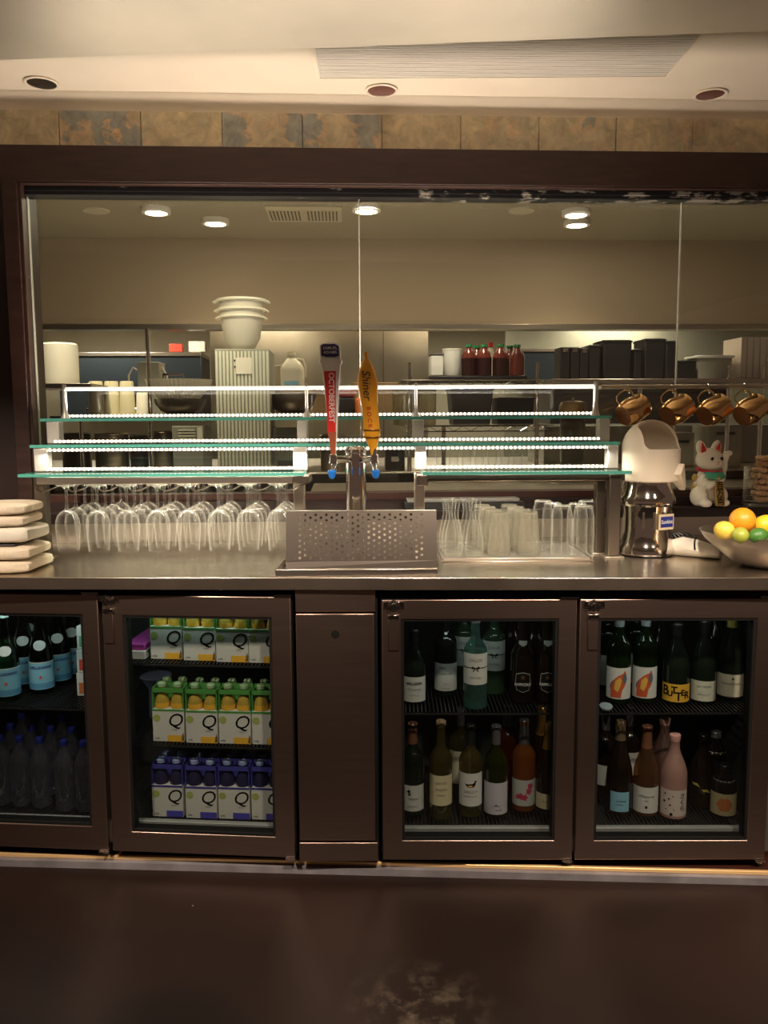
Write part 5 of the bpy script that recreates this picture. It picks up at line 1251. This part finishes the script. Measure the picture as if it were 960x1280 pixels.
kshelf('chrome wire shelf holding the sauce bottle tray', 503, 683, .80, 1.20, zA, [(512, 1.68), (672, 1.68)], wire=True)
kshelf('long steel shelf on the right holding black bins', 690, 1010, .80, 1.15, zA, [(800, zA), (911, 1.66), (952, 1.66)])
kshelf('middle steel shelf on the left holding cups and filter bowl', 62, 262, .85, 1.75, zB, [(100, zB-.001), (187, kz(411, .86))], dsteel, .012)
kshelf('middle steel shelf behind the milk jug and taps', 342, 506, .85, 1.75, zB, [(420, zB-.001)], dsteel, .012)
kshelf('lower wire shelf under the sauce tray holding grey bins', 505, 692, .86, 1.20, zB-.055, [(555, zB-.06)], wire=True)
def canz(name, label, cat, px, yl, z, wpx, hpx, m_, prof=None, cap=None, n=28, group=None):
    t = kt(name, label, cat, px, yl, z+.0005, group); u = U_(yl, z); r_ = wpx/2*u; h_ = hpx*u
    prof = prof or [(0,0),(.92,0),(1,.05),(1,1),(0,1)]
    obj('body', MB().lathe([(a*r_, b_*h_) for a, b_ in prof], n), m_, t)
    if cap: obj('lid', MB().lathe([(0,h_),(r_*cap[1],h_+.0005),(r_*cap[1],h_+cap[2]*u),(0,h_+cap[2]*u)], n), cap[0], t)
    return t, u, r_, h_
def boxz(name, label, cat, px, yl, z, wpx, hpx, m_, dpt=.15, bev=.004, group=None, taper=1.0):
    t = kt(name, label, cat, px, yl, z+.0005, group); u = U_(yl, z); w_ = wpx/2*u; h_ = hpx*u
    b = MB(); tp_ = taper
    b.add([(-w_*tp_,0,0),(w_*tp_,0,0),(w_*tp_,dpt,0),(-w_*tp_,dpt,0),(-w_,0,h_),(w_,0,h_),(w_,dpt,h_),(-w_,dpt,h_)], [(0,3,2,1),(4,5,6,7),(0,1,5,4),(1,2,6,5),(2,3,7,6),(3,0,4,7)])
    obj('body', b, m_, t, bevel=bev); return t, u, w_, h_
wp = mat('white_paper_stack', (.80,.76,.62), .6); wcup = mat('pale_yellow_cup', (.66,.60,.38), .5, sss=.0)
zL = kz(478, .62)
t, u, r_, h_ = canz('paper_roll_stack', 'large white stack on the dark shelf at the left edge of the window', 'paper stack', 76, .78, zL, 43, 50, wp, [(0,0),(.96,0),(1,.02),(1,.96),(.9,1),(0,1.02)])
obj('wrap_ridge', MB().lathe([(r_+.0005,h_*.1),(r_+.001,h_*.9)], 28), wp, t)
t, u, r_, h_ = canz('paper_roll_stack', 'smaller white stack left of the large white one, at the window edge', 'paper stack', 50, .78, zL, 14, 36, wp, [(0,0),(1,.02),(1,.97),(0,1)])
for i, (px, py) in enumerate(((121, 474), (140.5, 473.5), (159.5, 474))):
    t, u, r_, h_ = canz('paper_cup_stack', 'upturned stack of pale yellow paper cups, %s of the three tall ones' % ['leftmost', 'middle', 'rightmost'][i], 'cup stack', px, .93, zB, 19, 42, wcup, [(0,.0),(1,.0),(1,.03),(.86,.94),(.8,1),(0,1)], group='upturned paper cup stacks')
    obj('rim', MB().lathe([(r_*1.0,.0),(r_*1.05,.004),(r_*1.0,.008)], 24), wcup, t)
t, u, r_, h_ = canz('paper_cup_stack', 'short upturned pale cup stack right of the three tall ones', 'cup stack', 180, .93, zB, 19, 28, wp, [(0,.0),(1,.0),(1,.03),(.86,.94),(.8,1),(0,1)]); obj('rim', MB().lathe([(r_,.0),(r_*1.05,.004),(r_,.008)], 24), wp, t)
# bowls and coffee filters
greybowl = mat('grey_steel_bowl', (.22,.20,.16), .35, .9)
t, u, r_, h_ = canz('mixing_bowl', 'grey steel bowl holding white coffee filters, on the left middle shelf', 'bowl', 226, .96, zB, 64, 20, greybowl, [(0,0),(.35,0),(.75,.28),(.95,.7),(1,1),(.96,1),(.72,.35),(0,.08)])
t2 = kt('coffee_filter_stack', 'pleated white coffee filter stack nested in the grey bowl', 'filter stack', 225, .96, zB+.010); u = U_(.96)
for q_ in range(3):
    n = 96; vs = []; fs = []; R0, R1, H0, H1 = 22*u, (37+q_)*u, 14*u+q_*.009, 36*u+q_*.010
    for j, t_ in enumerate((0, .5, 1)):
        for i in range(n):
            a = 2*PI*i/n; rr_ = (R0+(R1-R0)*t_)*(1+.05*t_*(1 if i % 2 else -1)); vs.append((rr_*cos(a), rr_*sin(a), H0+(H1-H0)*t_))
    for j in range(2):
        for i in range(n): fs.append((j*n+i, j*n+(i+1) % n, (j+1)*n+(i+1) % n, (j+1)*n+i))
    vs.append((0,0,H0)); fs += [(i, (i+1) % n, 3*n) for i in range(n)]
    obj('pleated_filter', MB().add(vs, fs), mat('filter_paper', (.78,.72,.56), .8), t2)
canz('mixing_bowl', 'dark grey steel bowl standing below the milk jug, left of the taps', 'bowl', 366, 1.0, zB, 60, 26, greybowl, [(0,0),(.35,0),(.75,.28),(.95,.7),(1,1),(.96,1),(.72,.35),(0,.08)])
# grey dispenser with hose
t, u, w_, h_ = boxz('dispenser', 'grey boxy dispenser with curved hoses behind the short cup stack', 'dispenser', 187, 1.35, zB, 27, 66, mat('grey_dispenser', (.24,.24,.20), .4, .3))
for s in (-1, 1): obj('hose', MB().tube([(s*w_, 0, h_*.85), (s*w_*1.3, -.01, h_*.9), (s*w_*1.7, -.01, h_*.75), (s*w_*1.8, 0, h_*.4)], .005, 8), mat('pale_hose', (.5,.45,.35), .5), t)
t, u, w_, h_ = boxz('wire_stand', 'small bright steel stand beside the grey dispenser', 'stand', 218, 1.30, zB, 26, 52, chrome, .10); 
t.children[0].modifiers.clear()
me = MB().box(-w_, -w_+.006, 0, .006, 0, h_).box(w_-.006, w_, 0, .006, 0, h_).box(-w_, w_, 0, .006, h_-.012, h_).mesh('frame'); me.materials.append(chrome); o_ = t.children[0]; o_.data = me; o_.name = 'frame'
boxz('food_carton', 'small red carton on the far shelf at the left', 'carton', 219, 2.95, kz(445, 2.95)+.031, 15, 10, mat('red_carton', (.55,.06,.03), .5), .08)
boxz('food_carton', 'small white carton on the far shelf right of the red one', 'carton', 246, 2.95, kz(445, 2.95)+.031, 20, 13, wp, .08)
# ribbed white cabinet with stacked colanders
yR = .70; zR = PZ
rc0, rc1 = kx(266, yR, 1.5), kx(334, yR, 1.5); hR = kz(436, yR)-PZ; w_ = (rc1-rc0)/2
t = thing('ribbed_cabinet', 'tall ribbed pale green-white cabinet left of the milk jug', 'cabinet', ((rc0+rc1)/2, PY0+.02, PZ+.0005), 0, K)
w_ = (kx(334, PY0+.02, 1.5)-kx(266, PY0+.02, 1.5))/2; hR = kz(436, PY0+.02)-PZ
ribw = mat('pale_ribbed_plastic', (.66,.66,.52), .4)
obj('cabinet', MB().box(-w_, w_, .006, .30, 0, hR), mat('pale_cabinet_shadow_gap', (.30,.31,.24), .6), t, bevel=.004)
b = MB(); n = 15
for i in range(n): b.box(-w_+2*w_*i/n+.002, -w_+2*w_*(i+1)/n-.004, 0, .0055, .01, hR-.01)
obj('ribbed_front', b, ribw, t, bevel=.0015)
obj('label_plate', MB().box(-.030, .045, -.004, -.0005, hR*.80, hR*.93), wp, t, bevel=.001)
obj('label_slots', MB().box(-.038, -.032, -.005, -.0006, hR*.90, hR*.915).box(-.038, -.032, -.005, -.0006, hR*.85, hR*.865), ink, t, label='two dark slots'); t.children[-1]['kind'] = 'stuff'
zc0 = PZ+hR+.002; ycl = PY0+.17; colm = mat('white_perforated_colander', (.60,.56,.46), .5)
def colander(label, dz, wpx, hpx, m_):
    t = kt('colander', label, 'colander', 303, ycl, zc0+dz); u = U_(ycl, 1.7); r_ = wpx/2*u; h_ = hpx*u
    obj('basket', MB().lathe([(0,.004),(r_*.42,0),(r_*.50,.004),(r_*.78,h_*.35),(r_*.90,h_*.8),(r_*.93,h_*.99),(r_*.90,h_*.99),(r_*.74,h_*.37),(r_*.45,.008),(0,.008)], 36), m_, t)
    obj('rim', MB().lathe([(r_*.92,h_*.93),(r_,h_*.95),(r_,h_),(r_*.92,h_)], 36), wp, t)
    for s in (-1, 1): obj('handle', MB().tube([(s*r_*.96, -.03, h_*.97), (s*r_*1.10, -.02, h_*.93), (s*r_*1.10, .02, h_*.93), (s*r_*.96, .03, h_*.97)], .004, 6), wp, t)
    for k in range(10):
        a = 2*PI*k/10; pass
    return t, u
_, u = colander('white colander at the bottom of the stack on the ribbed cabinet', 0, 56, 42, colm)
colander('white colander in the middle of the stack on the ribbed cabinet', 8*u, 59, 43, mat('translucent_white_plastic', (.62,.58,.48), .4))
colander('white rimmed colander on top of the stack on the ribbed cabinet', 16*u, 62, 46, colm)
# milk jug
t = kt('milk_jug', 'white translucent milk jug with handle, right of the ribbed cabinet', 'jug', 366, 1.355, zB+32*U_(1.28, zB)+.002); u = U_(1.355)*.98
jm = mat('translucent_jug', (.66,.62,.50), .35)
vs = []; fs = []; n = 20
for zz, rx_ in ((0,.92),(.03,1),(.5,1),(.62,.95),(.75,.72),(.86,.42),(.90,.30),(.94,.30),(.945,.36),(1,.36),(1,0.01)):
    for i in range(n):
        a = 2*PI*i/n; c_, s_2 = cos(a), sin(a); e_ = .5
        vs.append((15*u*rx_*math.copysign(abs(c_)**e_, c_)-(.0 if zz < .8 else .004), 13*u*rx_*math.copysign(abs(s_2)**e_, s_2), 44*u*zz))
for j in range(10):
    for i in range(n): fs.append((j*n+i, j*n+(i+1) % n, (j+1)*n+(i+1) % n, (j+1)*n+i))
obj('jug_body', MB().add(vs, fs), jm, t)
obj('handle', MB().tube([(5*u, 0, 38*u), (13*u, 0, 37*u), (16*u, 0, 28*u), (15.5*u, 0, 15*u)], .007, 8), jm, t)
obj('screw_cap', MB().cyl(5.4*u, 42*u, 46*u, 16, Matrix.Translation((-.004, 0, 0))), wp, t)
obj('label_sticker', MB().box(-10*u, 8*u, -13.4*u, -13.15*u, 5*u, 10*u), bluelab, t)
# stand under jug
boxz('brown_box', 'brown cardboard box behind the milk jug on the middle shelf', 'box', 372, 1.28, zB, 76, 32, mat('brown_cardboard', (.30,.20,.10), .8), .15)
boxz('brown_box', 'brown cardboard box behind the taps on the middle shelf', 'box', 470, 1.20, zB, 62, 40, mat('brown_cardboard', (.30,.20,.10), .8), .18)
boxz('steel_canister', 'pale steel upright panel box behind the milk jug to its left', 'canister', 352, 1.5, zB, 16, 62, mat('pale_grey_plastic', (.42,.40,.32), .5), .1)
t, u, w_, h_ = boxz('thermal_carrier', 'black carrier with a dark red lid behind the red tap handle', 'container', 430, .92, zB, 28, 22, black, .2, .012)
obj('red_lid', MB().box(-w_*1.02, w_*1.02, -.004, .205, h_+.0005, h_+8*u), mat('dark_red_lid', (.25,.02,.03), .4), t, bevel=.006)
t, u, r_, h_ = canz('squeeze_bottle', 'orange-red squeeze bottle between the two tap handles', 'bottle', 449, .92, zB, 10, 22, mat('orange_red_plastic', (.75,.16,.05), .4), [(0,0),(1,0),(1,.8),(.5,.95),(.3,1),(0,1)]); obj('nozzle', MB().cyl(r_*.25, h_, h_+6*u, 10, r2=r_*.1), wp, t)
# sauce tray group
t, u, w_, h_ = boxz('black_tray', 'shallow black tray on the wire shelf under the sauce bottles', 'tray', 598, .86, zA, 124, 5, black, .30, .003)
zT = zA+h_+.001
t, u, w_, h_ = boxz('white_tub', 'white square tub at the left end of the black tray', 'tub', 546.5, .90, zT, 16, 26, mat('bright_white_plastic', (.85,.84,.78), .35), .09, .006); obj('lid', MB().box(-w_*1.05, w_*1.05, -.003, .093, h_+.0005, h_+.008), mat('smoky_lid', (.10,.10,.10), .3), t, bevel=.002)
t, u, r_, h_ = canz('white_tub', 'taller white round tub beside the square tub on the tray', 'tub', 565, .93, zT, 24, 33, mat('bright_white_plastic', (.85,.84,.78), .35), [(0,0),(.85,0),(.9,.03),(1,.97),(1,1),(0,1)]); obj('rim', MB().lathe([(r_,h_-.004),(r_*1.04,h_-.002),(r_*1.02,h_+.003),(0,h_+.003)], 24), wp, t)
sauce = mat('dark_red_sauce', (.028,.006,.005), .2, coat=.5); saucetop = mat('red_brown_bottle_shoulder', (.16,.03,.018), .2, coat=.5); sgreen = mat('green_cap', (.02,.25,.08), .4)
for i, (px, dy, ws) in enumerate(((586, .93, 'first from the left'), (605, .92, 'second from the left'), (625, .92, 'third from the left'), (646, .94, 'rightmost, red-brown all over'), (596, 1.04, 'behind the first two'), (637, 1.04, 'behind the last two'))):
    t, u, r_, h_ = canz('sauce_bottle', 'dark sauce bottle with green cap on the black tray, '+ws, 'bottle', px, dy, zT, 19, 22, saucetop if i == 3 else sauce, [(0,0),(.92,0),(1,.04),(1,1),(0,1)])
    obj('shoulder', MB().lathe([(r_*.98,h_+.0002),(r_*.98,h_+2*u),(r_*.75,h_+8*u),(r_*.42,h_+12*u),(r_*.40,h_+14*u),(0,h_+14*u)], 24), saucetop, t)
    obj('green_cap', MB().cyl(r_*.48, h_+14.2*u, h_+17*u, 16), sgreen, t)
t, u, r_, h_ = canz('sauce_bottle', 'thin pale bottle with red cap standing behind the sauce bottles', 'bottle', 613, 1.12, zT, 9, 38, wp, [(0,0),(1,0),(1,.8),(.6,.95),(.5,1),(0,1)]); obj('red_cap', MB().cyl(r_*.7, h_+.0005, h_+6*u, 12), mat('red_cap', (.6,.03,.03), .4), t)
# black bins on the right shelf
blackm = mat('matte_black_plastic', (.010,.010,.010), .45); k_ = 0
for px, w__, h__, ws in ((706, 12, 41, 'leftmost thin black'), (718.5, 11, 41, 'second thin black'), (730, 11, 40, 'third thin black')):
    t, u, w_, h_ = boxz('black_caddy', ws+' upright caddy on the right shelf', 'caddy', px, .90, zA, w__, h__, blackm, .12, .004); obj('steel_clip', MB().box(-w_*.5, w_*.5, -.004, -.0005, h_*.85, h_*.95), chrome, t)
for px, w__, h__, dy, ws in ((743, 16, 44, .91, 'medium black bin left of the tallest pair'), (771, 38, 50, .90, 'tall wide black bin in the middle of the right shelf'), (797, 11, 39, .91, 'lower black bin between the two tall bins'), (818, 28, 52, .92, 'tallest black bin left of the glass seam'), (838, 14, 49, .90, 'narrow tall black bin against the glass seam')):
    t, u, w_, h_ = boxz('black_bin', ws, 'bin', px, dy, zA, w__, h__, blackm, .16, .008, taper=.92); obj('rim', MB().box(-w_*1.01, w_*1.01, -.003, .163, h_-.012, h_-.004), blackm, t)
t, u, w_, h_ = boxz('black_bin', 'small low black bin right of the glass seam', 'bin', 858, .90, zA, 25, 24, blackm, .14, .004); obj('rim', MB().box(-w_*1.01, w_*1.01, -.003, .143, h_-.010, h_-.003), blackm, t)
t, u, w_, h_ = boxz('clear_food_bin', 'clear plastic food bin with a white lid right of the small black bin', 'food bin', 893, .92, zA, 46, 27, mat('cloudy_clear_plastic', (.34,.33,.27), .3), .14, .006, taper=.9); obj('white_lid', MB().box(-w_*1.08, w_*1.08, -.01, .15, h_+.0005, h_+.014), mat('bright_white_plastic', (.85,.84,.78), .35), t, bevel=.004)
for i in range(5):
    px = 929+i*8
    t, u, w_, h_ = boxz('white_menu_folder', 'upright white folder at the right photo edge, %s' % ['leftmost', 'second from the left', 'third from the left', 'fourth from the left', 'last, partly outside the photo'][i], 'folder', px, .90, zA, 7.4, 53, mat('pale_pinkish_card', (.66,.58,.50), .7), .20, .001)
# pots in the lower kitchen
potm = mat('brushed_pot_steel', (.45,.41,.32), .3, .95); darkpot = mat('dark_pot', (.03,.027,.022), .35, .5)
for i, (px, w__, h__, m_, ws) in enumerate(((97, 34, 47, darkpot, 'dark tall pot at the far left of the lower kitchen counter'), (141, 40, 46, potm, 'steel tall pot second from the left on the lower counter'), (175, 22, 44, darkpot, 'dark narrow pot between the two steel pots'), (206, 26, 48, potm, 'steel narrow pot left of the grey machine'))):
    t, u, r_, h_ = canz('stock_pot', ws, 'pot', px, 1.0+.02*i, PZ, w__, h__, m_, [(0,0),(.97,0),(1,.02),(1,1),(.98,1),(.98,.06),(0,.06)]); obj('rim', MB().lathe([(r_,h_-.003),(r_+.004,h_),(r_,h_+.003)], 28), potm, t)
    for s in (-1, 1): obj('handle', MB().tube([(s*(r_+.001), -.02, h_*.8), (s*(r_+.016), -.018, h_*.8), (s*(r_+.016), .018, h_*.8), (s*(r_+.001), .02, h_*.8)], .003, 6), potm, t)
t, u, w_, h_ = boxz('grey_machine', 'grey louvred kitchen machine between pots and ribbed cabinet', 'machine', 236, .83, PZ, 38, 58, mat('grey_green_enamel', (.17,.175,.14), .5), .25, .004)
for k in range(4): obj('louvre', MB().box(-w_*.6, w_*.5, -.006, -.0005, h_*(.72+.06*k), h_*(.745+.06*k)), mat('pale_louvre', (.55,.53,.40), .5), t)
obj('light_corner', MB().box(w_*.62, w_*.95, -.005, -.0005, h_*.66, h_*.97), mat('pale_louvre', (.55,.53,.40), .5), t)
t, u, w_, h_ = boxz('grey_machine', 'grey equipment cabinet right of the ribbed cabinet on the lower counter', 'machine', 362, .90, PZ, 42, 54, mat('grey_green_enamel', (.17,.175,.14), .5), .2, .004); obj('control_panel', MB().box(-w_*.7, w_*.6, -.004, -.0005, h_*.05, h_*.25), mat('dark_panel', (.03,.02,.02), .3), t)
t, u, r_, h_ = canz('stock_pot', 'steel pot behind the red tap handle on the lower counter', 'pot', 418, .95, PZ, 34, 44, potm, [(0,0),(.97,0),(1,.02),(1,1),(.98,1),(.98,.06),(0,.06)]); obj('rim', MB().lathe([(r_,h_-.003),(r_+.004,h_),(r_,h_+.003)], 28), potm, t)
t, u, w_, h_ = boxz('black_card_reader', 'black box with a pale label standing right of the blue tap plug', 'box', 494, .90, PZ, 24, 28, blackm, .10, .004); obj('pale_label', MB().box(-w_*.4, w_*.35, -.0015, -.0005, h_*.40, h_*.62), mat('grey_label', (.35,.34,.30), .6), t)
# green-lidded tubs
for px, ws in ((503, 'left'), (533, 'right')):
    t, u, r_, h_ = canz('clear_tub', 'round clear tub with dark green lid behind the orange tap handle, '+ws+' one', 'tub', px, .93, zB-.054, 26, 44, shell('cloudy_tub', (.8,.78,.65), .6, power=2, base=.05, milky=.35, mcol=(.5,.45,.32)), [(0,0),(.88,0),(.9,.03),(.97,1),(0,1)], (mat('dark_green_lid', (.03,.16,.07), .45), 1.05, 5))
# grey bins in the middle, pot with lid
t, u, w_, h_ = boxz('grey_bin', 'large dark grey bin below the sauce tray', 'bin', 590, .98, zB-.054, 54, 46, mat('slate_grey_plastic', (.05,.055,.055), .45), .18, .006, taper=.85); obj('rim', MB().box(-w_*1.03, w_*1.03, -.004, .184, h_-.010, h_), mat('slate_grey_plastic', (.05,.055,.055)), t)
t, u, w_, h_ = boxz('grey_bin', 'flatter dark bin right of the large grey bin', 'bin', 645, 1.0, zB-.054, 46, 34, blackm, .18, .006); obj('rim', MB().box(-w_*1.02, w_*1.02, -.004, .184, h_-.010, h_-.002), blackm, t)
t, u, r_, h_ = canz('soup_pot', 'black pot with an amber domed lid right of centre', 'pot', 715, .92, PZ+.035, 34, 58, darkpot, [(0,0),(.85,0),(.88,.03),(.94,1),(0,1)])
obj('amber_lid', MB().lathe([(r_,h_),(r_*1.02,h_+12*u),(r_*.9,h_+17*u),(r_*.4,h_+18.5*u),(0,h_+18.5*u)], 28), mat('amber_tinted_lid', (.30,.21,.12), .3, .2), t); obj('knob', MB().ball((0,0,h_+20*u), .008, n=12), chrome, t)
obj('stand_ring', MB().lathe([(r_*.8,-.035),(r_*.84,-.035),(r_*.84,-.001),(r_*.8,-.001)], 24), darkpot, t)
boxz('dark_equipment', 'long dark kitchen unit behind the amber-lidded pot and mugs', 'equipment', 800, 1.38, PZ+.222, 230, 44, mat('dark_unit', (.025,.022,.02), .4), .3)
boxz('steel_drawer_unit', 'grey steel drawer unit behind the juicer and cat', 'equipment', 840, 1.35, PZ, 330, 48, mat('grey_steel_unit', (.22,.21,.17), .4, .7), .4)
t, u, w_, h_ = boxz('steel_box', 'pale steel food warmer seen between juicer and cat', 'container', 850, .98, PZ, 36, 44, mat('pale_unit', (.36,.35,.28), .4, .5), .2); obj('black_handle', MB().box(-w_*.5, w_*.5, -.02, -.0005, h_*.70, h_*.78), black, t)
t, u, w_, h_ = boxz('steel_box', 'pale container with dark handle behind the cat figurine', 'container', 905, .98, PZ, 44, 52, mat('pale_unit', (.36,.35,.28), .4, .5), .2); obj('black_handle', MB().box(-w_*.5, w_*.5, -.02, -.0005, h_*.78, h_*.85), black, t)
for i in range(7):
    canz('small_glass', 'small clear glass on the lower counter behind the shelf, %s of seven' % ['leftmost', 'second', 'third', 'fourth', 'fifth', 'sixth', 'rightmost'][i], 'glass', 551+i*16, .90+.02*(i % 2), PZ, 13, 25, clear, [(0,0),(.7,0),(.75,.03),(1,1)])
# worktop box right of centre beneath the shelf (dark tray on the bar ledge)
t = thing('black_box', 'long flat black box with a silver lid lying on the ledge behind the glass tray', 'box', (kx(580, -.09, sill_z), -.092, sill_z+.0004), 0, K)
bx0 = kx(506, -.09, sill_z)-kx(580, -.09, sill_z); bx1 = kx(656, -.09, sill_z)-kx(580, -.09, sill_z)
obj('box_body', MB().box(bx0, bx1, 0, .085, 0, .028), black, t, bevel=.002); obj('silver_lid', MB().box(bx0+.01, bx1-.02, .004, .08, .029, .042), mat('dull_silver', (.35,.34,.33), .35, .7), t, bevel=.002)

# kitchen ceiling: lights, covers, vent
def on_ceil(px, py): return hitz(px, py, KC, K)
bulb = emis('lamp_glow', (1,.86,.60), 30)
klabs = ['glowing round kitchen ceiling light at the left, nearest the black header', 'flat glowing kitchen ceiling light right of and below the leftmost one', 'glowing round kitchen ceiling light by the centre glass seam', 'glowing kitchen ceiling light on the right, upper of the pair', 'glowing kitchen ceiling light on the right, lower of the pair']
for (px, py), lab in zip(((195,260),(269,274),(458,258),(720,263),(721,276)), klabs):
    q = on_ceil(px, py); t = thing('kitchen_ceiling_light', lab, 'light', (q.x, q.y, KC-.030), 0, K, group='lit kitchen ceiling lights')
    obj('trim_ring', MB().lathe([(.060,.0),(.078,.002),(.080,.0295),(.060,.0295)], 28), white, t)
    obj('glowing_lens', MB().lathe([(0,-.004),(.045,-.001),(.059,.006),(.059,.012),(0,.012)], 28), bulb, t)
    l = bpy.data.lights.new('ceiling_spot', 'SPOT'); l.energy = 18; l.color = (1,.78,.50); l.spot_size = R(120); l.spot_blend = .8; l.shadow_soft_size = .05
    o = bpy.data.objects.new('ceiling_spot', l); COL.objects.link(o); o.matrix_world = K @ Matrix.Translation((q.x, q.y, KC-.075))
for (px, py), lab in zip(((120,263),(652,263)), ('faint unlit round plate on the kitchen ceiling at the left', 'faint unlit round plate on the kitchen ceiling left of the lit pair')):
    q = on_ceil(px, py); t = thing('ceiling_plate', lab, 'ceiling plate', (q.x, q.y, KC-.008), 0, K); obj('plate', MB().lathe([(0,0),(.07,.001),(.075,.0075),(0,.0075)], 28), mat('pale_plate', (.50,.45,.33), .6), t)
q0, q1 = on_ceil(333, 257), on_ceil(425, 276)
t = thing('ceiling_vent', 'rectangular slotted air vent on the kitchen ceiling near the centre seam', 'vent', ((q0.x+q1.x)/2, (q0.y+q1.y)/2, KC-.012), 0, K); w_ = .21; d_ = .17
obj('frame', MB().box(-w_, w_, -d_, d_, .004, .0115), mat('vent_paint', (.48,.43,.31), .6), t, bevel=.002)
b = MB()
for sx_ in (-1, 1):
    for i in range(9): b.box(sx_*w_*.5-w_*.40+i*w_*.095-.004, sx_*w_*.5-w_*.40+i*w_*.095+.004, -d_*.5, d_*.75, .001, .0035)
obj('slots', b, mat('vent_dark', (.10,.085,.06), .8), t); t.children[-1]['kind'] = 'stuff'
# added unseen area lights under hood and ceiling that brighten the kitchen
for px in (120, 330, 560, 800):
    area('hood_fill_light', (kx(px, 2.75, 2.0), 2.72, KS1+.20), .6, .10, (1,.90,.73), 22, fr=K)
area('kitchen_fill_light', (-.5, 1.35, KC-.02), 1.6, .12, (1,.84,.60), 7, fr=K)
area('kitchen_fill_light', (1.2, 1.35, KC-.02), 1.6, .12, (1,.84,.60), 7, fr=K)

for px, yy in ((66, .38), (190, .45), (310, .38), (560, .45), (830, .45)):  # added spots without fixtures, brightening the stacks, cups and bins
    l = bpy.data.lights.new('pass_fill_spot', 'SPOT'); l.energy = 80 if px == 66 else 38; l.color = (1,.86,.64); l.spot_size = R(52); l.spot_blend = .7; l.shadow_soft_size = .04
    o = bpy.data.objects.new('pass_fill_spot', l); COL.objects.link(o); o.matrix_world = K @ Matrix.Translation((kx(px, yy, 1.7), yy, KC-.03)) @ Matrix.Rotation(R(26), 4, 'X')
# ================================================================== LIGHT
def spot(name, loc, tgt, col, pw, deg, r=.06, blend=.6):
    l = bpy.data.lights.new(name, 'SPOT'); l.color = col; l.energy = pw; l.shadow_soft_size = r; l.spot_size = R(deg); l.spot_blend = blend
    o = bpy.data.objects.new(name, l); COL.objects.link(o)
    d = Vector(tgt)-Vector(loc); o.rotation_euler = d.to_track_quat('-Z', 'Y').to_euler(); o.location = loc; return o
# light of the LED tape on the display shelf: upward along the rail, downward under the middle tier
xa, xb = tx[2][0]+.05, tx[2][1]-.05
area('led_tape_up', ((xa+xb)/2, 3.012, 1.45), xb-xa, .012, (1,.87,.73), 25, rot=(PI, 0, 0))
area('led_tape_down', ((xa+xb)/2, 2.80, 1.300), xb-xa, .012, (1,.88,.70), 9)
# added unseen fill spots over the bar front, aimed at the coolers and worktop
for x in (-1.3, .35, 1.6):
    spot('bar_fill_spot', (x, .75, 2.55), (x, 2.45, .98), (1,.81,.64), 300, 62, blend=.35)
w = bpy.data.worlds.new('bar_room'); scn.world = w; w.use_nodes = True
w.node_tree.nodes['Background'].inputs[0].default_value = (.32,.195,.140,1); w.node_tree.nodes['Background'].inputs[1].default_value = .30
scn.cycles.transparent_max_bounces = 40
vs = scn.view_settings; vs.view_transform = 'Standard'; vs.look = 'None'; vs.gamma = 1; vs.exposure = 0; vs.use_curve_mapping = False
